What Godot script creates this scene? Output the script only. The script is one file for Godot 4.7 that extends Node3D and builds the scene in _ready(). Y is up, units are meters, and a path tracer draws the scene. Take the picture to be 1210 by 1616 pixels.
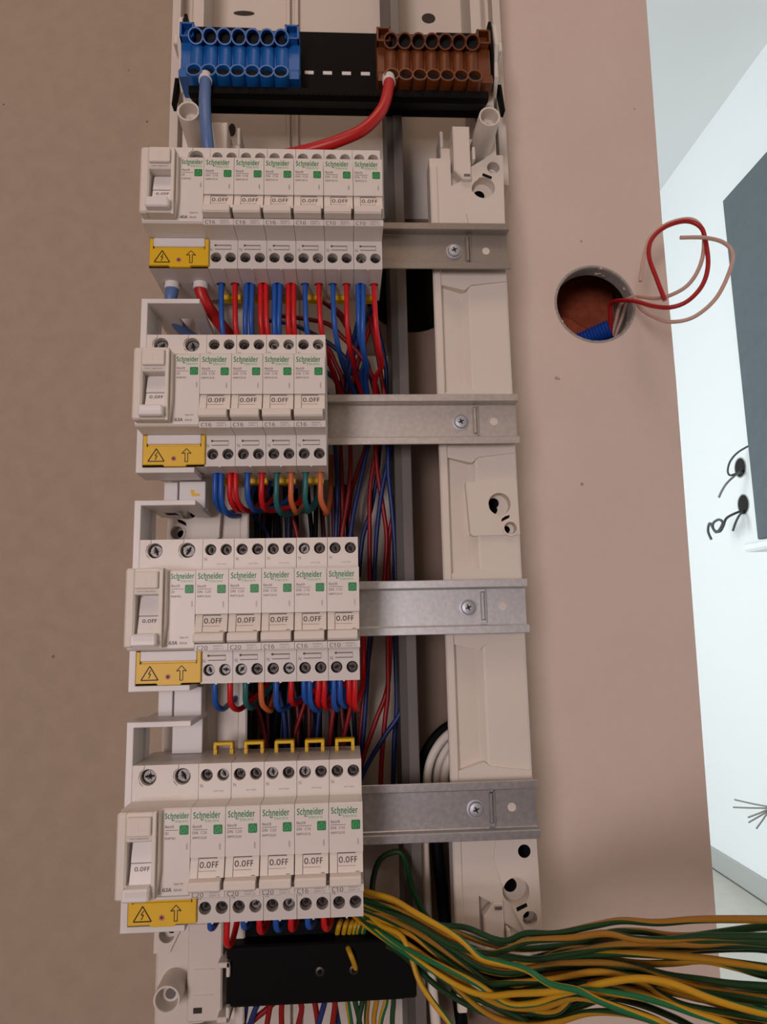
extends Node3D
# All lengths below are millimetres in the panel's own frame (x right, y up, z out of the wall); S turns them into metres.
const S := 0.001
const ROWS := [187.8, 62.6, -62.6, -187.8]
const MODULE_X := -78.3
const FLOOR_Y := -1020.0
const CEIL_Y := 1775.0
const SIDE_X := 1400.0
const WALL_Z := -90.0
const CAM := Vector3(3.99, -72.36, 458.67)
const CAM_X := Vector3(0.998435, -0.020754, 0.051931)
const CAM_Y := Vector3(0.012391, 0.987607, 0.156457)
const CAM_Z := Vector3(-0.054534, -0.155569, 0.986319)
const ORD := ["first", "second", "third", "fourth", "fifth", "sixth", "seventh", "eighth", "ninth", "tenth", "eleventh", "twelfth", "thirteenth", "fourteenth", "fifteenth", "sixteenth", "seventeenth", "eighteenth", "nineteenth", "twentieth", "twenty-first", "twenty-second", "twenty-third", "twenty-fourth", "twenty-fifth", "twenty-sixth", "twenty-seventh", "twenty-eighth", "twenty-ninth", "thirtieth", "thirty-first", "thirty-second", "thirty-third"]
const ROWNAME := ["top", "second", "third", "bottom"]

var M := {}
var taken := {}
var rng := RandomNumberGenerator.new()
var bold: SystemFont
var plain: SystemFont

# ---------------------------------------------------------------- measuring
func at(px: float, py: float, z: float) -> Vector3:      # the point at depth z (mm) that was measured at this place of the photo
	var d := CAM_X * ((px - 605.0) / 1120.0) - CAM_Y * ((py - 808.0) / 1120.0) - CAM_Z
	return CAM + d * ((z - CAM.z) / d.z)

# ---------------------------------------------------------------- shapes (mm)
func mb() -> SurfaceTool:
	var st := SurfaceTool.new()
	st.begin(Mesh.PRIMITIVE_TRIANGLES)
	st.set_smooth_group(-1)
	return st

func tri(st: SurfaceTool, a: Vector3, b: Vector3, c: Vector3) -> void:   # counter-clockwise seen from outside
	st.set_uv(Vector2(a.x, a.y) * 0.02); st.add_vertex(a * S)
	st.set_uv(Vector2(c.x, c.y) * 0.02); st.add_vertex(c * S)
	st.set_uv(Vector2(b.x, b.y) * 0.02); st.add_vertex(b * S)

func quad(st: SurfaceTool, a: Vector3, b: Vector3, c: Vector3, d: Vector3) -> void:
	tri(st, a, b, c); tri(st, a, c, d)

func box(st: SurfaceTool, lo: Vector3, hi: Vector3, bev := 0.0) -> void:
	var c := (lo + hi) * 0.5
	var h := (hi - lo) * 0.5
	var b := minf(bev, minf(h.x, minf(h.y, h.z)) * 0.9)
	for ax in 3:
		var u := (ax + 1) % 3
		var v := (ax + 2) % 3
		for s in [-1.0, 1.0]:
			var p := []
			for k in [[-1, -1], [1, -1], [1, 1], [-1, 1]]:
				var q := Vector3.ZERO
				q[ax] = s * h[ax]; q[u] = k[0] * (h[u] - b); q[v] = k[1] * (h[v] - b)
				p.append(c + q)
			if s > 0: quad(st, p[0], p[1], p[2], p[3])
			else: quad(st, p[0], p[3], p[2], p[1])
	if b <= 0.0: return
	for ax in 3:
		var u := (ax + 1) % 3
		var v := (ax + 2) % 3
		for su in [-1.0, 1.0]:
			for sv in [-1.0, 1.0]:
				var p := []
				for e in [[-1, 0], [1, 0], [1, 1], [-1, 1]]:
					var q := Vector3.ZERO
					q[ax] = e[0] * (h[ax] - b)
					q[u] = su * (h[u] - (b if e[1] else 0.0)); q[v] = sv * (h[v] - (0.0 if e[1] else b))
					p.append(c + q)
				if su * sv > 0: quad(st, p[0], p[3], p[2], p[1])
				else: quad(st, p[0], p[1], p[2], p[3])
	for sx in [-1.0, 1.0]:
		for sy in [-1.0, 1.0]:
			for sz in [-1.0, 1.0]:
				var a := c + Vector3(sx * h.x, sy * (h.y - b), sz * (h.z - b))
				var d := c + Vector3(sx * (h.x - b), sy * h.y, sz * (h.z - b))
				var e := c + Vector3(sx * (h.x - b), sy * (h.y - b), sz * h.z)
				if sx * sy * sz > 0: tri(st, a, d, e)
				else: tri(st, a, e, d)

func ccw(p: PackedVector2Array) -> PackedVector2Array:
	if Geometry2D.is_polygon_clockwise(p):
		p = p.duplicate(); p.reverse()
	return p

func inset(p: PackedVector2Array, d: float) -> PackedVector2Array:
	var out := PackedVector2Array()
	var n := p.size()
	for i in n:
		var e1 := (p[i] - p[(i + n - 1) % n]).normalized()
		var e2 := (p[(i + 1) % n] - p[i]).normalized()
		var n1 := Vector2(-e1.y, e1.x)
		var n2 := Vector2(-e2.y, e2.x)
		var m := (n1 + n2)
		var k := m.length_squared()
		out.append(p[i] + (m * (2.0 * d / k) if k > 0.3 else n1 * d))
	return out

# a polygon in the plane of t's x and y, pushed from z=0 to z=depth along t's z; the far (z=depth) edge may be chamfered
func prism(st: SurfaceTool, poly: PackedVector2Array, t: Transform3D, depth: float, bev := 0.0, both := false, skip := []) -> void:
	var p := poly if not skip.is_empty() else ccw(poly)
	var n := p.size()
	var q := inset(p, bev) if bev > 0.0 else p
	var idx := Geometry2D.triangulate_polygon(q)
	var zl := bev if both else 0.0
	var base := q if both else p
	for i in range(0, idx.size(), 3):
		var a := q[idx[i]]; var b := q[idx[i + 1]]; var c := q[idx[i + 2]]
		if (b - a).cross(c - a) < 0.0:
			var s := b; b = c; c = s
		tri(st, t * Vector3(a.x, a.y, depth), t * Vector3(b.x, b.y, depth), t * Vector3(c.x, c.y, depth))
	var jdx := Geometry2D.triangulate_polygon(base)
	for i in range(0, jdx.size(), 3):
		var a := base[jdx[i]]; var b := base[jdx[i + 1]]; var c := base[jdx[i + 2]]
		if (b - a).cross(c - a) < 0.0:
			var s := b; b = c; c = s
		tri(st, t * Vector3(a.x, a.y, 0), t * Vector3(c.x, c.y, 0), t * Vector3(b.x, b.y, 0))
	for i in n:
		if skip.has(i): continue
		var a := p[i]; var b := p[(i + 1) % n]
		quad(st, t * Vector3(a.x, a.y, zl), t * Vector3(b.x, b.y, zl), t * Vector3(b.x, b.y, depth - bev), t * Vector3(a.x, a.y, depth - bev))
		if bev > 0.0:
			var c := q[i]; var d := q[(i + 1) % n]
			quad(st, t * Vector3(a.x, a.y, depth - bev), t * Vector3(b.x, b.y, depth - bev), t * Vector3(d.x, d.y, depth), t * Vector3(c.x, c.y, depth))
			if both:
				quad(st, t * Vector3(c.x, c.y, 0), t * Vector3(d.x, d.y, 0), t * Vector3(b.x, b.y, zl), t * Vector3(a.x, a.y, zl))

func along_x(x: float) -> Transform3D:     # profile given as (z, y) -> local x is world z, local y is world y, pushed along -x ; used with negative depth handling below
	return Transform3D(Basis(Vector3(0, 0, -1), Vector3(0, 1, 0), Vector3(1, 0, 0)), Vector3(x, 0, 0))

func side(p: PackedVector2Array) -> PackedVector2Array:   # (z, y) list -> the local frame of along_x
	var o := PackedVector2Array()
	for v in p: o.append(Vector2(-v.x, v.y))
	return o

func profile_x(st: SurfaceTool, zy: PackedVector2Array, x0: float, x1: float, bev := 0.0) -> void:
	prism(st, side(zy), along_x(x0), x1 - x0, bev, bev > 0.0)

func profile_y(st: SurfaceTool, xz: PackedVector2Array, y0: float, y1: float) -> void:
	var o := PackedVector2Array()
	for v in xz: o.append(Vector2(v.x, -v.y))
	prism(st, o, Transform3D(Basis(Vector3(1, 0, 0), Vector3(0, 0, -1), Vector3(0, 1, 0)), Vector3(0, y0, 0)), y1 - y0)

# a rectangle with a round hole, facing t's +z; the hole's wall goes back by depth and ends in a floor
func cell_hole(st: SurfaceTool, t: Transform3D, lo: Vector2, hi: Vector2, c: Vector2, r: float, depth: float, floor_too := true, n := 24, rough := 0.0) -> void:
	var ang := []
	for i in n: ang.append(TAU * i / n)
	for k in [Vector2(lo.x, lo.y), Vector2(hi.x, lo.y), Vector2(hi.x, hi.y), Vector2(lo.x, hi.y)]:
		ang.append(fposmod((k - c).angle(), TAU))
	ang.sort()
	var inner := []
	var outer := []
	for a in ang:
		var d := Vector2(cos(a), sin(a))
		var k := 1e9
		if d.x > 1e-6: k = minf(k, (hi.x - c.x) / d.x)
		if d.x < -1e-6: k = minf(k, (lo.x - c.x) / d.x)
		if d.y > 1e-6: k = minf(k, (hi.y - c.y) / d.y)
		if d.y < -1e-6: k = minf(k, (lo.y - c.y) / d.y)
		var rr := r
		if rough > 0.0: rr += rng.randf_range(-rough, rough)
		inner.append(c + d * rr); outer.append(c + d * k)
	var m := ang.size()
	for i in m:
		var j := (i + 1) % m
		quad(st, t * Vector3(inner[i].x, inner[i].y, 0), t * Vector3(outer[i].x, outer[i].y, 0), t * Vector3(outer[j].x, outer[j].y, 0), t * Vector3(inner[j].x, inner[j].y, 0))
		if depth > 0.0:
			quad(st, t * Vector3(inner[i].x, inner[i].y, -depth), t * Vector3(inner[i].x, inner[i].y, 0), t * Vector3(inner[j].x, inner[j].y, 0), t * Vector3(inner[j].x, inner[j].y, -depth))
			if floor_too:
				tri(st, t * Vector3(c.x, c.y, -depth), t * Vector3(inner[i].x, inner[i].y, -depth), t * Vector3(inner[j].x, inner[j].y, -depth))

func frame_of(o: Vector3, dir: Vector3) -> Transform3D:    # a frame at o whose z runs along dir
	var z := dir.normalized()
	var x := z.cross(Vector3.UP if absf(z.y) < 0.9 else Vector3.RIGHT).normalized()
	return Transform3D(Basis(x, z.cross(x), z), o)

# profile points are (radius, distance along z of t)
func lathe(st: SurfaceTool, t: Transform3D, prof: PackedVector2Array, n := 24, smooth := true) -> void:
	for k in prof.size() - 1:
		st.set_smooth_group(k % 28 + 1 if smooth else -1)
		for i in n:
			var a := TAU * i / n
			var b := TAU * (i + 1) / n
			var p := prof[k]; var q := prof[k + 1]
			var v0 := t * Vector3(cos(a) * p.x, sin(a) * p.x, p.y)
			var v1 := t * Vector3(cos(b) * p.x, sin(b) * p.x, p.y)
			var v2 := t * Vector3(cos(b) * q.x, sin(b) * q.x, q.y)
			var v3 := t * Vector3(cos(a) * q.x, sin(a) * q.x, q.y)
			if p.x > 0.0: tri(st, v0, v1, v2)
			if q.x > 0.0: tri(st, v0, v2, v3)
	st.set_smooth_group(-1)

func tidy(p: Array) -> Array:      # a round path through the given points
	var out := []
	var n := p.size()
	for i in n - 1:
		var a: Vector3 = p[maxi(i - 1, 0)]; var b: Vector3 = p[i]; var c: Vector3 = p[i + 1]; var d: Vector3 = p[mini(i + 2, n - 1)]
		var steps := clampi(int((c - b).length() / 2.5), 3, 12)
		for k in steps: out.append(b.cubic_interpolate(c, a, d, float(k) / steps))
	out.append(p[n - 1])
	return out

func tube(st: SurfaceTool, pts: Array, r: float, n := 10, twist := 0.0, start_u := 0.0, r_end := -1.0) -> void:
	st.set_smooth_group(0)
	var p := tidy(pts)
	var up := Vector3.UP
	var rings := []
	var length := 0.0
	var us := []
	for i in p.size():
		var dir: Vector3 = (p[mini(i + 1, p.size() - 1)] - p[maxi(i - 1, 0)]).normalized()
		if i == 0 and absf(dir.dot(up)) > 0.9: up = Vector3.RIGHT
		var x := dir.cross(up).normalized()
		up = x.cross(dir).normalized()
		if i > 0: length += (p[i] - p[i - 1]).length()
		var ring := []
		var rr := r if r_end < 0.0 else lerpf(r, r_end, float(i) / (p.size() - 1))
		for k in n + 1:
			var a := TAU * k / n
			ring.append(p[i] + (x * cos(a) + up * sin(a)) * rr)
		rings.append(ring); us.append(start_u + length * twist)
	for i in rings.size() - 1:
		for k in n:
			for q in [[0, 0], [1, 0], [1, 1], [0, 0], [1, 1], [0, 1]]:
				st.set_uv(Vector2(float(k + q[1]) / n + us[i + q[0]], 0.5))
				st.add_vertex(rings[i + q[0]][k + q[1]] * S)
	st.set_smooth_group(-1)
	for e in [0, rings.size() - 1]:
		for k in n:
			if e == 0: tri(st, p[0], rings[0][k], rings[0][k + 1])
			else: tri(st, p[p.size() - 1], rings[e][k + 1], rings[e][k])

func bar(st: SurfaceTool, a: Vector2, b: Vector2, w: float, t: Transform3D, th := 0.08) -> void:   # a straight printed stroke
	var d := (b - a).normalized()
	var s := Vector2(-d.y, d.x) * w * 0.5
	prism(st, PackedVector2Array([a - s, b - s, b + s, a + s]), t, th)

func letters(st: SurfaceTool, text: String, font: SystemFont, lo: Vector2, width: float, height: float, t: Transform3D) -> void:   # text whose lower left corner is lo
	var tm := TextMesh.new()
	tm.text = text; tm.font = font; tm.font_size = 24; tm.pixel_size = 0.01; tm.depth = 0.01; tm.curve_step = 3.0
	var bb := tm.get_aabb()
	if bb.size.x <= 0.0 or bb.size.y <= 0.0: return
	var k := Vector3(width / bb.size.x, height / bb.size.y, 8.0) * S
	var f := Transform3D(Basis.from_scale(k), Vector3(lo.x * S - bb.position.x * k.x, lo.y * S - bb.position.y * k.y, 0.04 * S))
	var tt := Transform3D(t.basis, t.origin * S) * f
	for n in tm.get_surface_count():
		var arr := tm.surface_get_arrays(n)
		var v: PackedVector3Array = arr[Mesh.ARRAY_VERTEX]
		var idx: PackedInt32Array = arr[Mesh.ARRAY_INDEX]
		for i in range(0, idx.size(), 3):
			tri(st, tt * v[idx[i]] / S, tt * v[idx[i + 2]] / S, tt * v[idx[i + 1]] / S)

# ---------------------------------------------------------------- objects
func numbered(called: String) -> String:
	var n: int = taken.get(called, 0)
	taken[called] = n + 1
	return called if n == 0 else "%s_%03d" % [called, n]

func obj(called: String, st: SurfaceTool, m: Material, parent: Node = self) -> MeshInstance3D:
	st.generate_normals()
	var o := MeshInstance3D.new()
	o.name = numbered(called) if parent == self else called
	o.mesh = st.commit()
	o.material_override = m
	parent.add_child(o, true)
	return o

func again(called: String, mesh: Mesh, m: Material, parent: Node, where: Vector3, turn := 0.0) -> MeshInstance3D:
	var o := MeshInstance3D.new()
	o.name = called; o.mesh = mesh; o.material_override = m
	o.position = where * S; o.rotation.z = turn
	parent.add_child(o, true)
	return o

func thing(called: String, label: String, category: String, where := Vector3.ZERO, group := "") -> Node3D:
	var o := Node3D.new()
	o.name = numbered(called); o.position = where * S
	add_child(o)
	tag(o, label, category, group)
	return o

func tag(o: Node, label: String, category: String, group := "") -> void:
	o.set_meta("label", label); o.set_meta("category", category)
	if group: o.set_meta("group", group)

func struct(called: String, st: SurfaceTool, m: Material, label := "") -> MeshInstance3D:
	var o := obj(called, st, m)
	o.set_meta("kind", "structure")
	if label: tag(o, label, called.split("_")[0])
	return o

# ---------------------------------------------------------------- materials
func mat(c: Color, rough := 0.5, metal := 0.0) -> StandardMaterial3D:
	var m := StandardMaterial3D.new()
	m.albedo_color = c; m.roughness = rough; m.metallic = metal
	m.cull_mode = BaseMaterial3D.CULL_DISABLED
	return m

func grain(base: Color, amount: float, freq: float, seed_: int, speck := 0.0, kind := FastNoiseLite.TYPE_SIMPLEX_SMOOTH, size := 512) -> ImageTexture:
	var n := FastNoiseLite.new()
	n.seed = seed_; n.frequency = freq; n.noise_type = kind; n.fractal_octaves = 4
	var n2 := FastNoiseLite.new()
	n2.seed = seed_ + 7; n2.frequency = freq * 9.0
	var a := n.get_seamless_image(size, size)
	var b := n2.get_seamless_image(size, size)
	var img := Image.create(size, size, false, Image.FORMAT_RGB8)
	for y in size:
		for x in size:
			var v := (a.get_pixel(x, y).r - 0.5) * amount + (b.get_pixel(x, y).r - 0.5) * amount * 0.5
			if speck > 0.0 and b.get_pixel(x, y).r > 0.86 and a.get_pixel(x, y).r > 0.45: v -= speck
			img.set_pixel(x, y, Color(clampf(base.r + v, 0, 1), clampf(base.g + v, 0, 1), clampf(base.b + v, 0, 1)))
	return ImageTexture.create_from_image(img)

func grained(tex: ImageTexture, rough: float, metal: float, per_metre: float) -> StandardMaterial3D:
	var m := mat(Color.WHITE, rough, metal)
	m.albedo_texture = tex
	m.uv1_triplanar = true; m.uv1_world_triplanar = true
	m.uv1_scale = Vector3.ONE * per_metre
	return m

func make_materials() -> void:
	M.white = mat(Color(0.86, 0.84, 0.815), 0.42)
	M.white_warm = mat(Color(0.86, 0.83, 0.79), 0.5)
	M.frame = mat(Color(0.88, 0.87, 0.86), 0.42)
	M.trough = mat(Color(0.83, 0.80, 0.76), 0.5)
	M.divider_shaded = mat(Color(0.30, 0.285, 0.27), 0.5)  # divider body tone, darkened for the shadow it stands in
	M.divider = mat(Color(0.42, 0.40, 0.385), 0.45)
	M.ink = mat(Color(0.30, 0.28, 0.28), 0.6)
	M.pale_ink = mat(Color(0.52, 0.49, 0.47), 0.6)
	M.black_ink = mat(Color(0.13, 0.10, 0.07), 0.6)
	M.green_ink = mat(Color(0.12, 0.52, 0.32), 0.5)
	M.green = mat(Color(0.06, 0.50, 0.24), 0.45)
	M.green_line = mat(Color(0.30, 0.68, 0.45), 0.5)
	M.yellow = mat(Color(0.92, 0.74, 0.05), 0.45)
	M.pink = mat(Color(0.75, 0.48, 0.42), 0.5)
	M.steel = mat(Color(0.52, 0.51, 0.50), 0.5, 0.85)
	M.zinc = mat(Color(0.74, 0.76, 0.79), 0.45, 0.7)
	M.dark_steel = mat(Color(0.30, 0.28, 0.27), 0.45, 0.8)
	M.pit = mat(Color(0.05, 0.045, 0.045), 0.8)
	M.black = mat(Color(0.05, 0.05, 0.055), 0.6)
	M.black.metallic_specular = 0.2
	for k in 4:
		var tone: Color = [Color(0.66, 0.64, 0.61), Color(0.78, 0.765, 0.74), Color(0.80, 0.81, 0.82), Color(0.70, 0.70, 0.71)][k]
		M["rail_%d" % k] = grained(grain(tone, [0.03, 0.07, 0.08, 0.10][k], 0.03, 3 + k * 5, [0.0, 0.14, 0.30, 0.22][k]), [0.42, 0.46, 0.45, 0.36][k], 0.75, 14.0)
	M.blue_block = mat(Color(0.07, 0.38, 0.68), 0.4)
	M.brown_block = mat(Color(0.42, 0.21, 0.07), 0.45)
	M.red = mat(Color(0.80, 0.06, 0.09), 0.4)
	M.blue = mat(Color(0.10, 0.34, 0.68), 0.4)
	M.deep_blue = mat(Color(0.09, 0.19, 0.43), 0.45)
	M.slate_blue = mat(Color(0.34, 0.46, 0.66), 0.45)
	M.big_red = mat(Color(0.72, 0.09, 0.09), 0.4)
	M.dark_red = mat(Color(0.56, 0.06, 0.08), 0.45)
	M.teal = mat(Color(0.12, 0.42, 0.42), 0.4)
	M.orange = mat(Color(0.82, 0.42, 0.22), 0.4)
	M.pinkish = mat(Color(0.80, 0.67, 0.62), 0.45)
	M.loop_red = mat(Color(0.66, 0.08, 0.11), 0.4)
	M.grey_wire = mat(Color(0.30, 0.31, 0.31), 0.5)
	M.pale_wire = mat(Color(0.50, 0.50, 0.49), 0.5)
	M.bounce_card = mat(Color(0.50, 0.40, 0.30), 0.9)  # dark tone of the added sheet that cuts floor bounce
	M.cable_white = mat(Color(0.90, 0.88, 0.84), 0.5)
	M.conduit = mat(Color(0.07, 0.26, 0.62), 0.4)
	M.paper = grained(grain(Color(0.66, 0.60, 0.53), 0.03, 0.03, 11), 0.85, 0.0, 3.0)
	M.paint = grained(grain(Color(0.84, 0.775, 0.735), 0.02, 0.01, 12), 0.75, 0.0, 1.6)
	M.gypsum = grained(grain(Color(0.62, 0.60, 0.58), 0.16, 0.05, 13), 0.95, 0.0, 9.0)
	M.terracotta = grained(grain(Color(0.62, 0.30, 0.19), 0.10, 0.03, 14), 0.9, 0.0, 6.0)
	M.far_wall = mat(Color(0.90, 0.915, 0.92), 0.8)
	M.ceiling = mat(Color(0.88, 0.89, 0.89), 0.9)
	M.slate = grained(grain(Color(0.33, 0.37, 0.395), 0.03, 0.02, 15), 0.5, 0.0, 1.5)
	M.tile = grained(grain(Color(0.76, 0.75, 0.71), 0.03, 0.02, 16), 0.4, 0.0, 1.5)
	M.grout = mat(Color(0.60, 0.58, 0.54), 0.9)
	M.skirting = mat(Color(0.66, 0.67, 0.66), 0.6)
	M.bare = mat(Color(0.50, 0.435, 0.39), 0.9)  # darker trough tone with the right compartment's shade put into it
	M.cavity = mat(Color(0.25, 0.22, 0.20), 0.95)
	M.glow = mat(Color(0.9, 0.95, 1.0), 0.5)
	M.glow.emission_enabled = true; M.glow.emission = Color(0.92, 0.97, 1.0); M.glow.emission_energy_multiplier = 1.5
	M.lamp = mat(Color(1, 0.95, 0.88), 0.5)  # glow of the added fill lamp
	M.lamp.emission_enabled = true; M.lamp.emission = Color(1.0, 0.86, 0.70); M.lamp.emission_energy_multiplier = 1.5
	# the sleeve of an earth wire: half yellow, half green round its girth
	for k in 3:
		var img := Image.create(64, 4, false, Image.FORMAT_RGB8)
		var yellow: Color = [Color(0.70, 0.51, 0.12), Color(0.60, 0.43, 0.14), Color(0.77, 0.59, 0.11)][k]
		var green: Color = [Color(0.08, 0.26, 0.12), Color(0.08, 0.24, 0.12), Color(0.10, 0.42, 0.26)][k]
		img.fill(yellow)
		img.fill_rect(Rect2i(0, 0, [33, 38, 20][k], 4), green)
		var m := mat(Color.WHITE, 0.42)
		m.albedo_texture = ImageTexture.create_from_image(img)
		M["earth_%d" % k] = m

# ---------------------------------------------------------------- modules
func shoulder(st: SurfaceTool, w: float, top: bool, xs: Array, hole_y: float, r: float) -> void:   # the terminal face with its screw holes
	var y0 := 22.2 if top else -41.0
	var y1 := 41.0 if top else -22.2
	var n := xs.size()
	var t := Transform3D(Basis.IDENTITY, Vector3(0, 0, 44))
	for i in n:
		var a: float = 0.0 if i == 0 else (xs[i - 1] + xs[i]) * 0.5
		var b: float = w if i == n - 1 else (xs[i] + xs[i + 1]) * 0.5
		cell_hole(st, t, Vector2(a, y0), Vector2(b, y1), Vector2(xs[i], hole_y), r, 7.0)

func ports(st: SurfaceTool, w: float, xs: Array, r: float) -> void:    # the underside with its wire entries
	var t := Transform3D(Basis(Vector3(1, 0, 0), Vector3(0, 0, 1), Vector3(0, -1, 0)), Vector3(0, -41, 0))
	var n := xs.size()
	for i in n:
		var a: float = 0.0 if i == 0 else (xs[i - 1] + xs[i]) * 0.5
		var b: float = w if i == n - 1 else (xs[i] + xs[i + 1]) * 0.5
		cell_hole(st, t, Vector2(a, 0.6), Vector2(b, 44), Vector2(xs[i], 23), r, 9.0)

func screw_mesh(r: float) -> ArrayMesh:
	var st := mb()
	lathe(st, Transform3D.IDENTITY, PackedVector2Array([Vector2(r, -2), Vector2(r, 0.5), Vector2(r * 0.82, 1.0), Vector2(r * 0.45, 1.0), Vector2(r * 0.40, 0.2), Vector2(0, 0.2)]), 20)
	box(st, Vector3(-r * 0.92, -r * 0.10, 0.9), Vector3(-r * 0.3, r * 0.10, 1.35))
	box(st, Vector3(r * 0.3, -r * 0.10, 0.9), Vector3(r * 0.92, r * 0.10, 1.35))
	st.generate_normals()
	return st.commit()

func cross_mesh(r: float) -> ArrayMesh:
	var st := mb()
	for a in [0.0, PI * 0.5]:
		var t := Transform3D(Basis(Vector3(0, 0, 1), a), Vector3(0, 0, 1.0))
		prism(st, PackedVector2Array([Vector2(-r * 0.62, -r * 0.12), Vector2(r * 0.62, -r * 0.12), Vector2(r * 0.62, r * 0.12), Vector2(-r * 0.62, r * 0.12)]), t, 0.12)
	st.generate_normals()
	return st.commit()

func badge(parent: Node, x: float, y: float, w: float, z: float) -> void:
	var st := mb()
	var p := PackedVector2Array()
	for c in [[w - 0.6, 0.6, -PI / 2], [w - 0.6, w - 0.6, 0.0], [0.6, w - 0.6, PI / 2], [0.6, 0.6, PI]]:
		for k in 4:
			var a: float = c[2] + PI / 2 * k / 3.0
			p.append(Vector2(x + c[0] + 0.6 * cos(a), y + c[1] + 0.6 * sin(a)))
	prism(st, p, Transform3D(Basis.IDENTITY, Vector3(0, 0, z)), 0.1)
	var b := obj("green_badge", st, M.green, parent)
	st = mb()
	var t := Transform3D(Basis.IDENTITY, Vector3(0, 0, z + 0.1))
	var o := Vector2(x, y)
	for s in [[0.2, 0.2, 0.2, 0.55], [0.2, 0.55, 0.5, 0.82], [0.5, 0.82, 0.8, 0.55], [0.8, 0.55, 0.8, 0.2], [0.2, 0.2, 0.5, 0.2], [0.5, 0.2, 0.58, 0.38], [0.58, 0.38, 0.42, 0.5]]:
		bar(st, o + Vector2(s[0], s[1]) * w, o + Vector2(s[2], s[3]) * w, 0.34, t, 0.04)
	obj("house_emblem", st, M.green_line, b)

func maker_mark(parent: Node, x: float, y: float, w: float, z: float) -> void:
	var t := Transform3D(Basis.IDENTITY, Vector3(0, 0, z))
	var st := mb()
	letters(st, "Schneider", bold, Vector2(x, y), w, w * 0.25, t)
	bar(st, Vector2(x + w * 0.30, y - 0.9), Vector2(x + w * 0.30, y + 0.1), 0.5, t)
	bar(st, Vector2(x + w * 0.30, y - 0.9), Vector2(x + w * 0.40, y - 0.6), 0.4, t)
	obj("green_lettering", st, M.green_ink, parent)
	st = mb()
	letters(st, "Electric", plain, Vector2(x + w * 0.45, y - 1.9), w * 0.52, w * 0.105, t)
	obj("small_green_lettering", st, M.green_line, parent)

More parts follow.
